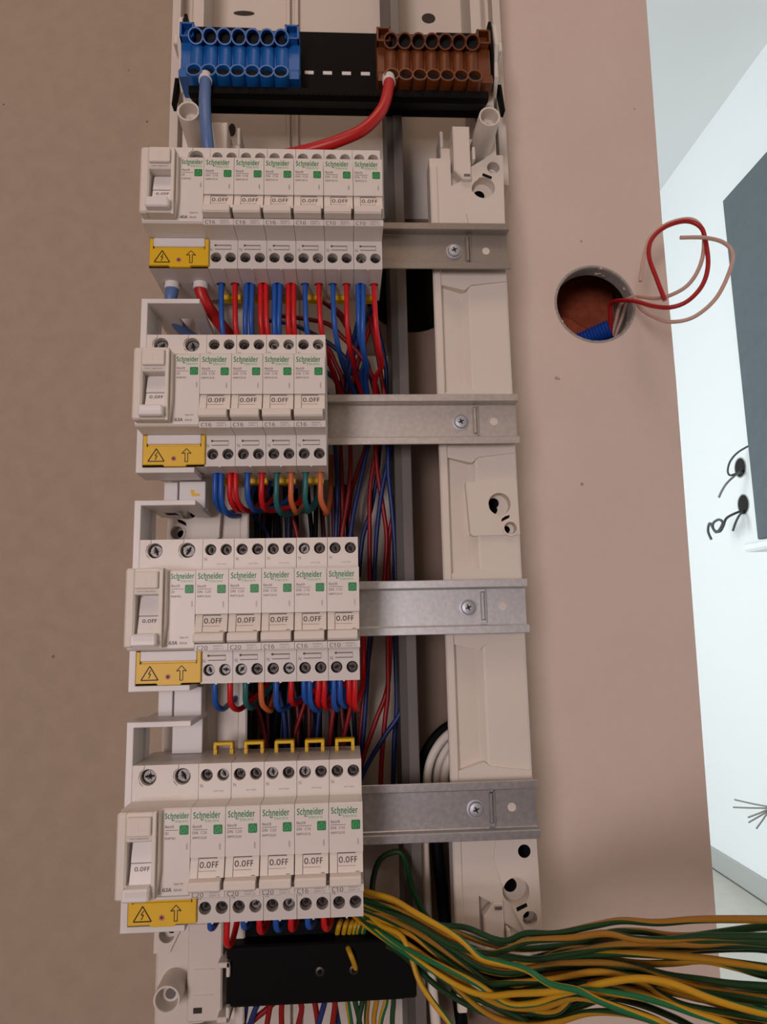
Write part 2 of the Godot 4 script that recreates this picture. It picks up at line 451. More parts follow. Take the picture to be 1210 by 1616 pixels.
var mcb_mesh := {}
func breaker(row: int, i: int, mark: String, label: String, cy: float, x: float, off := true) -> Node3D:
	var w := 17.75
	var o := thing("circuit_breaker", label, "circuit breaker", Vector3(x, cy, 0), "white circuit breakers clipped to the rails")
	if mcb_mesh.is_empty():
		var st := mb()
		# side view as (z, y); the two terminal faces and the underside are put in with their holes
		var pr := PackedVector2Array([Vector2(0.6, 41), Vector2(44, 41), Vector2(44, 22.2), Vector2(61.4, 22.2), Vector2(62, 21.6), Vector2(62, -2.5), Vector2(57, -2.5), Vector2(57, -18.6), Vector2(62, -18.6), Vector2(62, -22.0), Vector2(61.7, -22.4), Vector2(44, -22.2), Vector2(44, -41), Vector2(0.6, -41)])
		prism(st, side(pr), along_x(0), w, 0.0, false, [1, 11, 12])
		shoulder(st, w, true, [4.4, 13.3], 34.8, 3.3)
		shoulder(st, w, false, [4.6, 13.5], -33.6, 3.3)
		ports(st, w, [4.4, 13.3], 3.0)
		box(st, Vector3(8.2, -41.6, 30), Vector3(9.2, -41.0, 44.2))
		st.generate_normals()
		mcb_mesh.body = st.commit()
		st = mb()
		profile_x(st, PackedVector2Array([Vector2(57.2, -2.7), Vector2(61.0, -2.7), Vector2(63.6, -12.2), Vector2(57.2, -12.4)]), 0.1, 17.5, 0.0)
		profile_x(st, PackedVector2Array([Vector2(57.2, -12.0), Vector2(63.6, -12.3), Vector2(67.6, -12.8), Vector2(68.4, -13.6), Vector2(68.4, -16.8), Vector2(67.6, -17.8), Vector2(57.2, -18.4)]), 0.2, 16.4, 0.3)
		st.generate_normals()
		mcb_mesh.toggle = st.commit()
		st = mb()
		box(st, Vector3(2.8, 43.6, 10), Vector3(4.8, 47.0, 17), 0.5)
		box(st, Vector3(12.4, 43.6, 10), Vector3(14.4, 47.0, 17), 0.5)
		box(st, Vector3(2.8, 46.0, 10), Vector3(14.4, 48.0, 17), 0.6)
		box(st, Vector3(2.8, 41.0, 10), Vector3(4.8, 44.5, 16)); box(st, Vector3(12.4, 41.0, 10), Vector3(14.4, 44.5, 16))
		st.generate_normals()
		mcb_mesh.clip = st.commit()
		st = mb()
		box(st, Vector3(2.5, -44.5, 2), Vector3(15, -41.05, 9), 0.6)
		st.generate_normals()
		mcb_mesh.foot = st.commit()
		mcb_mesh.screw = screw_mesh(2.9)
		mcb_mesh.slot = cross_mesh(2.9)
	again("body", mcb_mesh.body, M.white, o, Vector3.ZERO)
	var tog := again("toggle", mcb_mesh.toggle, M.white_warm, o, Vector3.ZERO)
	# print on the toggle's slope
	var a := atan2(63.6 - 61.0, 12.2 - 2.7)
	var t := Transform3D(Basis(Vector3(1, 0, 0), -a), Vector3(0, -2.7, 61.0))
	var st := mb()
	letters(st, "O.OFF", bold, Vector2(4.9, -5.1), 9.6, 2.9, t)
	bar(st, Vector2(4.2, -0.5), Vector2(13.8, -0.5), 0.45, t)
	bar(st, Vector2(4.2, -0.5), Vector2(4.2, -9.8), 0.3, t)
	bar(st, Vector2(4.2, -6.6), Vector2(13.6, -6.6), 0.16, t)
	bar(st, Vector2(13.6, -9.4), Vector2(15.6, -9.4), 0.3, t)
	obj("off_print", st, M.ink, tog)
	for k in [[4.4, 34.8], [13.3, 34.8], [4.6, -33.6], [13.5, -33.6]]:
		var turn := rng.randf() * TAU
		var s := again("screw", mcb_mesh.screw, M.steel if rng.randf() < 0.25 else M.dark_steel, o, Vector3(k[0], k[1], 38.6), turn)
		again("cross_slot", mcb_mesh.slot, M.pit, s, Vector3.ZERO)
	if row != 2: again("yellow_clip", mcb_mesh.clip, M.yellow, o, Vector3.ZERO)
	if row < 2: again("yellow_foot", mcb_mesh.foot, M.yellow, o, Vector3.ZERO)
	maker_mark(o, 1.2, 16.7, 13.9, 62.0)
	badge(o, 11.7, 8.7, 4.7, 62.0)
	var f := Transform3D(Basis.IDENTITY, Vector3(0, 0, 62.0))
	st = mb()
	letters(st, "Resi9", plain, Vector2(1.0, 12.0), 4.6, 1.45, f)
	bar(st, Vector2(0.9, 11.2), Vector2(8.8, 11.2), 0.22, f)
	letters(st, "DN", plain, Vector2(1.0, 9.0), 2.7, 1.35, f)
	letters(st, mark, plain, Vector2(5.2, 9.0), 3.1, 1.35, f)
	letters(st, "R9PFC6" + mark.substr(1), plain, Vector2(1.0, 6.6), 7.2, 1.15, f)
	var up := Transform3D(Basis(Vector3(0, 0, 1), PI / 2), Vector3(15.6, 1.0, 62.0))
	letters(st, "230V~", plain, Vector2(0, 0), 3.6, 0.8, up)
	letters(st, mark, plain, Vector2(1.2, -21.9), 5.8, 2.3, f)
	obj("print", st, M.ink, o)
	st = mb()
	letters(st, "6000", plain, Vector2(10.0, -20.2), 4.8, 0.8, f)
	letters(st, "230V~ 3", plain, Vector2(10.0, -21.6), 5.4, 0.8, f)
	var g := Transform3D(Basis.IDENTITY, Vector3(0, 0, 44.0))
	letters(st, "N", plain, Vector2(1.0, -29.4), 1.5, 1.9, g)
	letters(st, "N", plain, Vector2(1.0, 28.4), 1.4, 1.7, g)
	letters(st, "OF/SD", plain, Vector2(8.0, 26.0), 5.6, 0.7, g)
	bar(st, Vector2(3.9, -25.6), Vector2(13.8, -25.6), 0.75, g)
	bar(st, Vector2(3.9, -28.2), Vector2(13.8, -28.2), 0.55, g)
	bar(st, Vector2(13.8, -25.2), Vector2(13.8, -28.4), 0.2, g)
	obj("diagram_print", st, M.pale_ink, o)
	st = mb()
	lathe(st, Transform3D(Basis.IDENTITY, Vector3(4.2, -25.6, 44)), PackedVector2Array([Vector2(0.7, 0), Vector2(0.7, 0.1), Vector2(0, 0.1)]), 10)
	obj("diagram_dot", st, M.ink, o)
	return o

var rcd_mesh := {}
func main_switch(row: int, label: String, cy: float, amps: String) -> Node3D:
	var w := 35.8
	var o := thing("residual_current_switch", label, "residual current switch", Vector3(MODULE_X - 36.0, cy, 0), "wide residual current switches at the left of each rail")
	if rcd_mesh.is_empty():
		var st := mb()
		var pr := PackedVector2Array([Vector2(0.6, 41), Vector2(44, 41), Vector2(44, 22.2), Vector2(61, 22.2), Vector2(62, 21.2), Vector2(62, -20.4), Vector2(61, -21.4), Vector2(44, -22.2), Vector2(44, -41), Vector2(0.6, -41)])
		prism(st, side(pr), along_x(0), w, 0.0, false, [1, 8])
		shoulder(st, w, true, [8.6, 27.2], 34.6, 4.4)
		ports(st, w, [9.0, 27.0], 5.2)
		quad(st, Vector3(0, -41, 44), Vector3(w, -41, 44), Vector3(w, -22.2, 44), Vector3(0, -22.2, 44))
		st.generate_normals()
		rcd_mesh.body = st.commit()
		st = mb()   # the raised block round the toggle
		box(st, Vector3(0.3, -19.8, 61), Vector3(5.6, 22.6, 70), 1.0)
		profile_x(st, PackedVector2Array([Vector2(61, 22.6), Vector2(69, 22.6), Vector2(70, 21.6), Vector2(70, -16), Vector2(69, -19.8), Vector2(61, -19.8)]), 18.2, 20.0)
		prism(st, PackedVector2Array([Vector2(20.0, 22.6), Vector2(21.2, 21), Vector2(21.3, -8), Vector2(20.6, -15), Vector2(19.6, -19.8)]), Transform3D(Basis.IDENTITY, Vector3(0, 0, 61)), 6.0, 0.8)
		box(st, Vector3(5.0, 8.2, 61), Vector3(18.6, 22.6, 70), 0.5)
		box(st, Vector3(5.0, -19.8, 61), Vector3(18.6, -12.6, 70), 0.5)
		st.generate_normals()
		rcd_mesh.block = st.commit()
		st = mb()
		box(st, Vector3(5.6, 11.4, 70), Vector3(17.9, 20.6, 72.2), 0.5)
		bar(st, Vector2(11.8, 13.5), Vector2(11.8, 17.8), 0.25, Transform3D(Basis.IDENTITY, Vector3(0, 0, 72.2)), 0.12)
		bar(st, Vector2(10.6, 17.8), Vector2(13.0, 17.8), 0.25, Transform3D(Basis.IDENTITY, Vector3(0, 0, 72.2)), 0.12)
		st.generate_normals()
		rcd_mesh.button = st.commit()
		st = mb()
		profile_x(st, PackedVector2Array([Vector2(61.5, 7.0), Vector2(63.5, 7.0), Vector2(66.2, -2.5), Vector2(65.6, -2.9), Vector2(68.5, -12.4), Vector2(74.5, -12.6), Vector2(75.5, -13.6), Vector2(75.0, -17.8), Vector2(73.5, -18.8), Vector2(70.1, -18.8), Vector2(70.1, -12.8), Vector2(61.5, -12.5)]), 7.0, 17.8)
		box(st, Vector3(5.0, -18.9, 70.1), Vector3(18.4, -12.7, 75.2), 0.8)
		st.generate_normals()
		rcd_mesh.toggle = st.commit()
		st = mb()   # yellow cover over the lower terminals
		prism(st, PackedVector2Array([Vector2(0.6, -22.6), Vector2(0.6, -40.2), Vector2(12, -40.2), Vector2(13, -41.2), Vector2(25, -41.2), Vector2(26, -40.2), Vector2(36.4, -40.2), Vector2(36.4, -22.6), Vector2(34.2, -22.6), Vector2(34.2, -29.0), Vector2(2.8, -29.0), Vector2(2.8, -22.6)]), Transform3D(Basis.IDENTITY, Vector3(0, 0, 44.05)), 2.2, 0.3)
		box(st, Vector3(2.7, -29.2, 44.05), Vector3(34.3, -28.0, 45.2))
		st.generate_normals()
		rcd_mesh.cover = st.commit()
		st = mb()
		box(st, Vector3(2.9, -28.0, 44.05), Vector3(34.1, -22.25, 46.6), 0.4)
		st.generate_normals()
		rcd_mesh.tab = st.commit()
		st = mb()
		var t := Transform3D(Basis.IDENTITY, Vector3(0, 0, 46.25))
		var tp := [Vector2(3.6, -38.2), Vector2(13.0, -38.2), Vector2(8.3, -30.6)]
		for k in 3: bar(st, tp[k], tp[(k + 1) % 3], 0.62, t)
		bar(st, Vector2(8.9, -32.8), Vector2(7.6, -34.9), 0.5, t); bar(st, Vector2(7.6, -34.9), Vector2(8.9, -34.9), 0.5, t); bar(st, Vector2(8.9, -34.9), Vector2(7.7, -37.3), 0.5, t)
		var ar := [Vector2(25.0, -38.6), Vector2(25.0, -33.2), Vector2(23.0, -33.6), Vector2(25.8, -30.6), Vector2(28.6, -33.6), Vector2(26.6, -33.2), Vector2(26.6, -38.6)]
		for k in 7: bar(st, ar[k], ar[(k + 1) % 7], 0.45, t)
		bar(st, Vector2(2.9, -29.6), Vector2(2.9, -27.6), 0.4, t); bar(st, Vector2(34.0, -29.6), Vector2(34.0, -27.6), 0.4, t)
		st.generate_normals()
		rcd_mesh.symbols = st.commit()
		st = mb()
		lathe(st, Transform3D(Basis.IDENTITY, Vector3(18.4, -36.6, 46.2)), PackedVector2Array([Vector2(1.5, 0), Vector2(1.5, 0.2), Vector2(0.9, 0.2), Vector2(0.7, 0.05), Vector2(0, 0.05)]), 16)
		st.generate_normals()
		rcd_mesh.dot = st.commit()
		st = mb()
		for x in [8.6, 27.2]:     # the notch round each terminal screw
			prism(st, PackedVector2Array([Vector2(x - 2.4, 41), Vector2(x - 2.4, 39.2), Vector2(x - 4.6, 37.4), Vector2(x - 5.3, 34.6), Vector2(x - 4.6, 31.6), Vector2(x - 2.6, 29.6), Vector2(x - 3.0, 30.4), Vector2(x - 4.8, 32.6), Vector2(x - 4.95, 34.6), Vector2(x - 4.2, 37.0), Vector2(x - 2.1, 39.0), Vector2(x - 2.1, 41)]), Transform3D(Basis.IDENTITY, Vector3(0, 0, 44.0)), 0.15)
		st.generate_normals()
		rcd_mesh.notch = st.commit()
		rcd_mesh.screw = screw_mesh(3.9)
		rcd_mesh.slot = cross_mesh(4.2)
	again("body", rcd_mesh.body, M.white, o, Vector3.ZERO)
	again("raised_block", rcd_mesh.block, M.white_warm, o, Vector3.ZERO)
	again("test_button", rcd_mesh.button, M.white_warm, o, Vector3.ZERO)
	var tog := again("toggle", rcd_mesh.toggle, M.frame, o, Vector3.ZERO)
	again("terminal_notch", rcd_mesh.notch, M.pale_ink, o, Vector3.ZERO)
	var cover := again("yellow_cover", rcd_mesh.cover, M.yellow, o, Vector3.ZERO)
	again("warning_symbols", rcd_mesh.symbols, M.black_ink, cover, Vector3.ZERO)
	again("pink_pin", rcd_mesh.dot, M.pink, cover, Vector3.ZERO)
	again("white_tab", rcd_mesh.tab, M.frame, o, Vector3.ZERO)
	for x in [8.6, 27.2]:
		var s := again("screw", rcd_mesh.screw, M.steel, o, Vector3(x, 34.6, 39.5), rng.randf() * TAU)
		again("cross_slot", rcd_mesh.slot, M.pit, s, Vector3.ZERO)
	var a := atan2(68.5 - 65.6, 12.4 - 2.9)
	var st := mb()
	var t := Transform3D(Basis(Vector3(1, 0, 0), -a), Vector3(0, -2.9, 65.6))
	letters(st, "O.OFF", bold, Vector2(9.0, -3.9), 7.6, 2.0, t)
	bar(st, Vector2(6.9, -0.2), Vector2(17.6, -0.2), 0.22, t)
	obj("off_print", st, M.ink, tog)
	maker_mark(o, 22.6, 17.0, 12.4, 62.0)
	badge(o, 30.2, 9.0, 4.7, 62.0)
	var f := Transform3D(Basis.IDENTITY, Vector3(0, 0, 62.0))
	st = mb()
	letters(st, "Resi9", plain, Vector2(22.9, 12.4), 4.4, 1.4, f)
	bar(st, Vector2(22.9, 11.4), Vector2(29.6, 11.4), 0.22, f)
	letters(st, "ID", plain, Vector2(22.9, 9.2), 1.6, 1.3, f)
	letters(st, "R9PRC", plain, Vector2(22.9, 6.8), 5.6, 1.1, f)
	letters(st, amps, bold, Vector2(22.2, -18.6), 4.6, 1.9, f)
	letters(st, "30mA", plain, Vector2(27.8, -18.5), 4.2, 1.3, f)
	letters(st, "Type AC", plain, Vector2(27.8, -15.6), 5.0, 1.2, f)
	letters(st, "230V~", plain, Vector2(0, 0), 3.6, 0.8, Transform3D(Basis(Vector3(0, 0, 1), PI / 2), Vector3(34.6, 1.6, 62.0)))
	letters(st, "test regularly", plain, Vector2(7.0, 9.6), 9.6, 0.7, Transform3D(Basis.IDENTITY, Vector3(0, 0, 70.0)))
	obj("print", st, M.ink, o)
	return o

func device_frame(row: int, label: String, cy: float) -> void:
	var o := thing("device_frame", label, "frame", Vector3(0, cy, 0), "white frames round the lower three switches")
	var st := mb()
	prism(st, PackedVector2Array([Vector2(-118.2, 64.2), Vector2(-118.2, -44.6), Vector2(-84.2, -44.6), Vector2(-84.2, -41.4), Vector2(-114.4, -41.4), Vector2(-114.4, 61.2), Vector2(-83.2, 61.2), Vector2(-83.2, 64.2)]), Transform3D(Basis.IDENTITY, Vector3(0, 0, 22)), 22.2, 0.3)
	obj("frame_body", st, M.frame, o)
	st = mb()
	box(st, Vector3(-114.4, 61.2, -4), Vector3(-101, 64.0, 22))
	box(st, Vector3(-92, 61.2, -4), Vector3(-83.4, 64.0, 22))
	box(st, Vector3(-114.4, 41.2, 16), Vector3(-113.0, 61.2, 24))
	obj("rear_lip", st, M.frame, o)
	if row < 3:
		st = mb()
		box(st, Vector3(-108.6, -64, 6), Vector3(-100.2, -44.6, 16), 0.4)
		box(st, Vector3(-98.8, -61.6, 6), Vector3(-82.6, -44.6, 18), 0.4)
		obj("joining_tab", st, M.frame, o)
		if row == 1:
			st = mb()
			prism(st, PackedVector2Array([Vector2(-92, -50), Vector2(-89.5, -50), Vector2(-89.5, -52), Vector2(-86, -52.4), Vector2(-86, -54), Vector2(-91, -54)]), Transform3D(Basis.IDENTITY, Vector3(0, 0, 18)), 0.3)
			obj("ochre_mark", st, M.yellow, o)
	if row == 3:
		st = mb()
		box(st, Vector3(-101, 41.2, 8), Vector3(-83.2, 62.5, 11), 0.3)
		obj("cover_plate", st, M.frame, o)

# ---------------------------------------------------------------- wires
func wire(called: String, label: String, pts: Array, r: float, m: Material, group := "", ferrule := 0.0) -> MeshInstance3D:
	var st := mb()
	tube(st, pts, r)
	var o := obj(called, st, m)
	tag(o, label, "cable" if r > 2.5 else "wire", group)
	if ferrule > 0.0:
		var p := tidy(pts)
		var t := frame_of(p[0], p[3] - p[0])
		st = mb()
		var k := r + 0.7
		lathe(st, t, PackedVector2Array([Vector2(0, -1), Vector2(k * 0.9, -1), Vector2(k, -0.4), Vector2(k, ferrule - 0.5), Vector2(k * 0.95, ferrule), Vector2(r, ferrule)]), 20)
		obj("white_ferrule", st, M.frame, o)
	return o

func pixels(list: Array, z0: float, z1: float) -> Array:
	var out := []
	for i in list.size():
		out.append(at(list[i][0], list[i][1], lerpf(z0, z1, float(i) / maxi(list.size() - 1, 1))))
	return out

func drop_wires(row: int, plan: Array, drop: float) -> void:
	var names := {"b": "blue", "r": "red", "t": "teal", "o": "orange"}
	var mats := {"b": M.blue, "r": M.red, "t": M.teal, "o": M.orange}
	for i in plan.size():
		for side_ in 2:
			var code: String = plan[i][side_]
			for k in code.length():
				var c := code[k]
				var x: float = MODULE_X + 18.0 * i + (4.4 if side_ == 0 else 13.3) + (k - (code.length() - 1) * 0.5) * 3.5
				var y: float = ROWS[row]
				var j := rng.randf_range(-2.0, 2.0)
				var dr := drop + rng.randf_range(-2.5, 2.5)
				if row == 3 and i == 0 and c == "r": dr = drop + 9.0
				var reach := rng.randf_range(10.0, 20.0) if i < plan.size() - 1 else rng.randf_range(2.0, 6.0)
				if c == "o": reach = 4.0
				var pts := [Vector3(x, y - 37, 23), Vector3(x + j * 0.1, y - 42 - dr * 0.3, 23.2), Vector3(x + j * 0.4, y - 42 - dr * 0.75, 20), Vector3(x + 2.4 + j, y - 42 - dr, 10), Vector3(x + 0.4 * reach + j, y - 42 - dr + 2, -8), Vector3(x + reach, y - 42 - dr + 10, -30), Vector3(x + reach * 1.3, y - 36, -52), Vector3(x + reach * 1.4, y - 10, -60)]
				if row == 0 or row == 3:
					pts = [Vector3(x, y - 37, 23), Vector3(x + j * 0.1, y - 42 - dr * 0.3, 23), Vector3(x + j * 0.5, y - 42 - dr * 0.8, 21), Vector3(x + 1.0 + j, y - 42 - dr - 4, 12), Vector3(x + 4 + j, y - 42 - dr - 9, -8), Vector3(x + 0.5 * reach, y - 42 - dr - 12, -30), Vector3(x + reach, y - 42 - dr - 26, -55)]
					if row == 3:
						pts = [pts[0], pts[1], Vector3(x + j * 0.5, y - 42 - dr * 0.8, 22), Vector3(x + 1.5 + j, y - 42 - dr, 14), Vector3(x + 3 + j, y - 41 - dr * 0.8, 3), Vector3(x + 4, y - 42, -8), Vector3(x + 6, y - 30, -20)]
				var which := "single" if code.length() == 1 else ("left one of two" if k == 0 else "right one of two")
				wire(names[c] + "_wire", "%s %s wires, %s terminal, %s breaker of %s rail" % [which, names[c], "left" if side_ == 0 else "right", ORD[i], ROWNAME[row]] if code.length() > 1 else "single %s wire under the %s terminal, %s breaker of %s rail" % [names[c], "left" if side_ == 0 else "right", ORD[i], ROWNAME[row]], pts, 1.75, mats[c], names[c] + " wires under the " + ROWNAME[row] + " rail breakers")

# ================================================================ the scene
func _ready() -> void:
	rng.seed = 20240
	bold = SystemFont.new(); bold.font_names = PackedStringArray(["Droid Sans"]); bold.font_weight = 700
	plain = SystemFont.new(); plain.font_names = PackedStringArray(["Droid Sans"])
	make_materials()
	# ---- camera
	var cam := Camera3D.new()
	cam.name = "camera"
	cam.transform = Transform3D(Basis(CAM_X, CAM_Y, CAM_Z).orthonormalized(), CAM * S)
	cam.fov = rad_to_deg(2.0 * atan(808.0 / 1120.0))
	cam.near = 0.02
	cam.far = 60.0
	add_child(cam)
	# ---- sky and exposure
	var env := Environment.new()
	env.background_mode = Environment.BG_COLOR
	env.background_color = Color(0.75, 0.82, 0.90)
	env.tonemap_mode = Environment.TONE_MAPPER_LINEAR
	env.tonemap_exposure = 1.0
	env.sdfgi_enabled = true; env.ssao_enabled = true; env.ssil_enabled = true
	var we := WorldEnvironment.new()
	we.name = "environment"; we.environment = env
	add_child(we)
	# ---- lights: the hall's low window behind the camera, an added ceiling fill, and the far room's window
	area_light("hall_window_light", Vector3(-450, -80, 1500), Vector3(60, 60, -60), Vector2(0.34, 0.42), Color(1.0, 0.925, 0.935), 5.7)
	area_light("added_fill_light", Vector3(-100, CEIL_Y - 40, 1000), Vector3(-100, -2000, 1000.1), Vector2(0.6, 0.6), Color(1.0, 0.833, 0.73), 1.8)  # added warm fill from above, no such source known
	area_light("far_window_light", Vector3(-1360, 300, -1900), Vector3(2000, 200, -1900), Vector2(1.5, 1.7), Color(0.96, 0.985, 0.99), 2.05)
	build_room()
	build_trough()
	build_rails()
	build_modules()
	build_terminals()
	build_wires()
	build_earth()
	build_hole()
	build_far()

func area_light(called: String, from: Vector3, to: Vector3, size: Vector2, c: Color, e: float) -> void:
	var l := AreaLight3D.new()
	l.name = called
	l.area_size = size
	l.light_color = c; l.light_energy = e
	l.area_normalize_energy = false
	l.shadow_enabled = true
	l.area_range = 12.0; l.area_attenuation = 2.0
	add_child(l)
	l.look_at_from_position(from * S, to * S, Vector3.UP if absf((to - from).normalized().y) < 0.95 else Vector3.FORWARD)

# ---------------------------------------------------------------- room
func build_room() -> void:
	var st := mb()
	box(st, Vector3(-1500, FLOOR_Y, WALL_Z - 13), Vector3(-112, CEIL_Y, WALL_Z))
	struct("wall_left", st, M.paper, "bare grey brown plasterboard wall to the left of the distribution panel")
	# the painted board to the right, with a sawn round hole
	st = mb()
	var t := Transform3D(Basis.IDENTITY, Vector3(0, 0, WALL_Z))
	var e0 := 278.5     # where its free edge stands
	var lo := 110.0
	cell_hole(st, t, Vector2(lo, 120), Vector2(e0, 256), Vector2(215, 188), 33.0, 13.0, false, 56, 0.5)
	quad(st, Vector3(lo, 256, WALL_Z), Vector3(e0, 256, WALL_Z), Vector3(e0 + 24, CEIL_Y, WALL_Z), Vector3(lo, CEIL_Y, WALL_Z))
	quad(st, Vector3(lo, FLOOR_Y, WALL_Z), Vector3(e0 - 16, FLOOR_Y, WALL_Z), Vector3(e0, 120, WALL_Z), Vector3(lo, 120, WALL_Z))
	# free end and back of the partition
	quad(st, Vector3(e0 - 16, FLOOR_Y, WALL_Z), Vector3(e0 - 16, FLOOR_Y, -200), Vector3(e0, 120, -200), Vector3(e0, 120, WALL_Z))
	quad(st, Vector3(e0, 120, WALL_Z), Vector3(e0, 120, -200), Vector3(e0, 256, -200), Vector3(e0, 256, WALL_Z))
	quad(st, Vector3(e0, 256, WALL_Z), Vector3(e0, 256, -200), Vector3(e0 + 24, CEIL_Y, -200), Vector3(e0 + 24, CEIL_Y, WALL_Z))
	quad(st, Vector3(e0 - 16, FLOOR_Y, -200), Vector3(lo, FLOOR_Y, -200), Vector3(lo, CEIL_Y, -200), Vector3(e0 + 24, CEIL_Y, -200))
	struct("wall_right", st, M.paint, "pinkish white painted wall with a round hole right of the panel")
	var right := get_node("wall_right")
	for c in [[878, 597, 1.6], [882, 598, 1.0], [917, 381, 1.2], [918, 764, 1.4], [1001, 172, 0.9]]:
		st = mb()
		lathe(st, Transform3D(Basis.IDENTITY, at(c[0], c[1], WALL_Z)), PackedVector2Array([Vector2(c[2], 0), Vector2(c[2] * 0.6, 0.15), Vector2(0, 0.15)]), 7, false)
		obj("chip", st, M.gypsum, right)
	var left := get_node("wall_left")
	for c in [[232, 192, 1.1], [203, 111, 0.7], [84, 1036, 1.2], [6, 165, 0.9]]:
		st = mb()
		lathe(st, Transform3D(Basis.IDENTITY, at(c[0], c[1], WALL_Z)), PackedVector2Array([Vector2(c[2], 0), Vector2(c[2] * 0.6, 0.15), Vector2(0, 0.15)]), 7, false)
		obj("chip", st, M.divider, left)
	st = mb()
	box(st, Vector3(-1500, FLOOR_Y, -200), Vector3(112, CEIL_Y, -190))
	struct("wall_back", st, M.cavity, "dark back of the wall cavity behind the cable trough")
	st = mb()
	box(st, Vector3(SIDE_X, FLOOR_Y, -4000), Vector3(SIDE_X + 120, CEIL_Y, 2300))
	struct("wall_side", st, M.far_wall, "bright white wall of the room beyond the partition edge")
	st = mb()
	box(st, Vector3(-1500, FLOOR_Y, -4120), Vector3(SIDE_X + 120, CEIL_Y, -4000))
	struct("wall_end", st, M.far_wall, "white end wall of the room beyond, out of sight")
	st = mb()
	box(st, Vector3(-1620, FLOOR_Y, -4120), Vector3(-1500, CEIL_Y, 2300))
	struct("wall_west", st, M.paint, "white wall on the far left, out of sight")
	st = mb()
	box(st, Vector3(-1620, FLOOR_Y, 2300), Vector3(SIDE_X + 120, CEIL_Y, 2420))
	struct("wall_rear", st, M.paint, "white wall behind the photographer, out of sight")
	st = mb()
	box(st, Vector3(-1620, CEIL_Y, -4120), Vector3(SIDE_X + 120, CEIL_Y + 120, 2420))
	struct("ceiling", st, M.ceiling, "plain white ceiling meeting the bright side wall")
	st = mb()
	box(st, Vector3(-1620, FLOOR_Y - 120, -4120), Vector3(SIDE_X + 120, FLOOR_Y - 3, 2420))
	var fl := struct("floor", st, M.grout, "pale beige tiled floor of the room beyond")
	st = mb()
	box(st, Vector3(0, -4, 0), Vector3(447, 0, 447), 1.2)
	st.generate_normals()
	var tile := st.commit()
	for i in 6:
		for j in 15:
			again("tile", tile, M.tile, fl, Vector3(SIDE_X - 12 - 450 * (i + 1), FLOOR_Y, -4000 + 450 * j - 150))
	st = mb()
	box(st, Vector3(SIDE_X - 10, FLOOR_Y, -4000), Vector3(SIDE_X, FLOOR_Y + 76, 2300), 2.0)
	struct("baseboard_side", st, M.skirting, "grey white baseboard along the bright side wall")
	st = mb()
	box(st, Vector3(-1480, FLOOR_Y + 0.5, 60), Vector3(SIDE_X - 20, FLOOR_Y + 4, 2280), 1.0)
	tag(obj("bounce_sheet", st, M.bounce_card), "added brown sheet on the hall floor cutting bounce light, out of the picture", "added floor sheet")  # added unseen sheet, dark to cut bounce onto the lower rows
	# glowing window panes and added fill lamp that go with the lights (all out of the picture)
	st = mb(); box(st, Vector3(-1500, -550, -2650), Vector3(-1480, 1150, -1150)); struct("window_1", st, M.glow, "tall daylit window of the room beyond, out of sight")
	st = mb(); box(st, Vector3(-900, -640, 2285), Vector3(-300, 260, 2300)); struct("window_2", st, M.glow, "low daylit window behind the photographer, out of sight")
	st = mb(); lathe(st, Transform3D(Basis(Vector3(1, 0, 0), PI / 2), Vector3(-100, CEIL_Y - 0.5, 1000)), PackedVector2Array([Vector2(320, 0), Vector2(320, 20), Vector2(280, 30), Vector2(0, 32)]), 32)
	var lamp := obj("added_fill_lamp", st, M.lamp)
	tag(lamp, "added round fill lamp under the hall ceiling, out of the picture", "lamp")

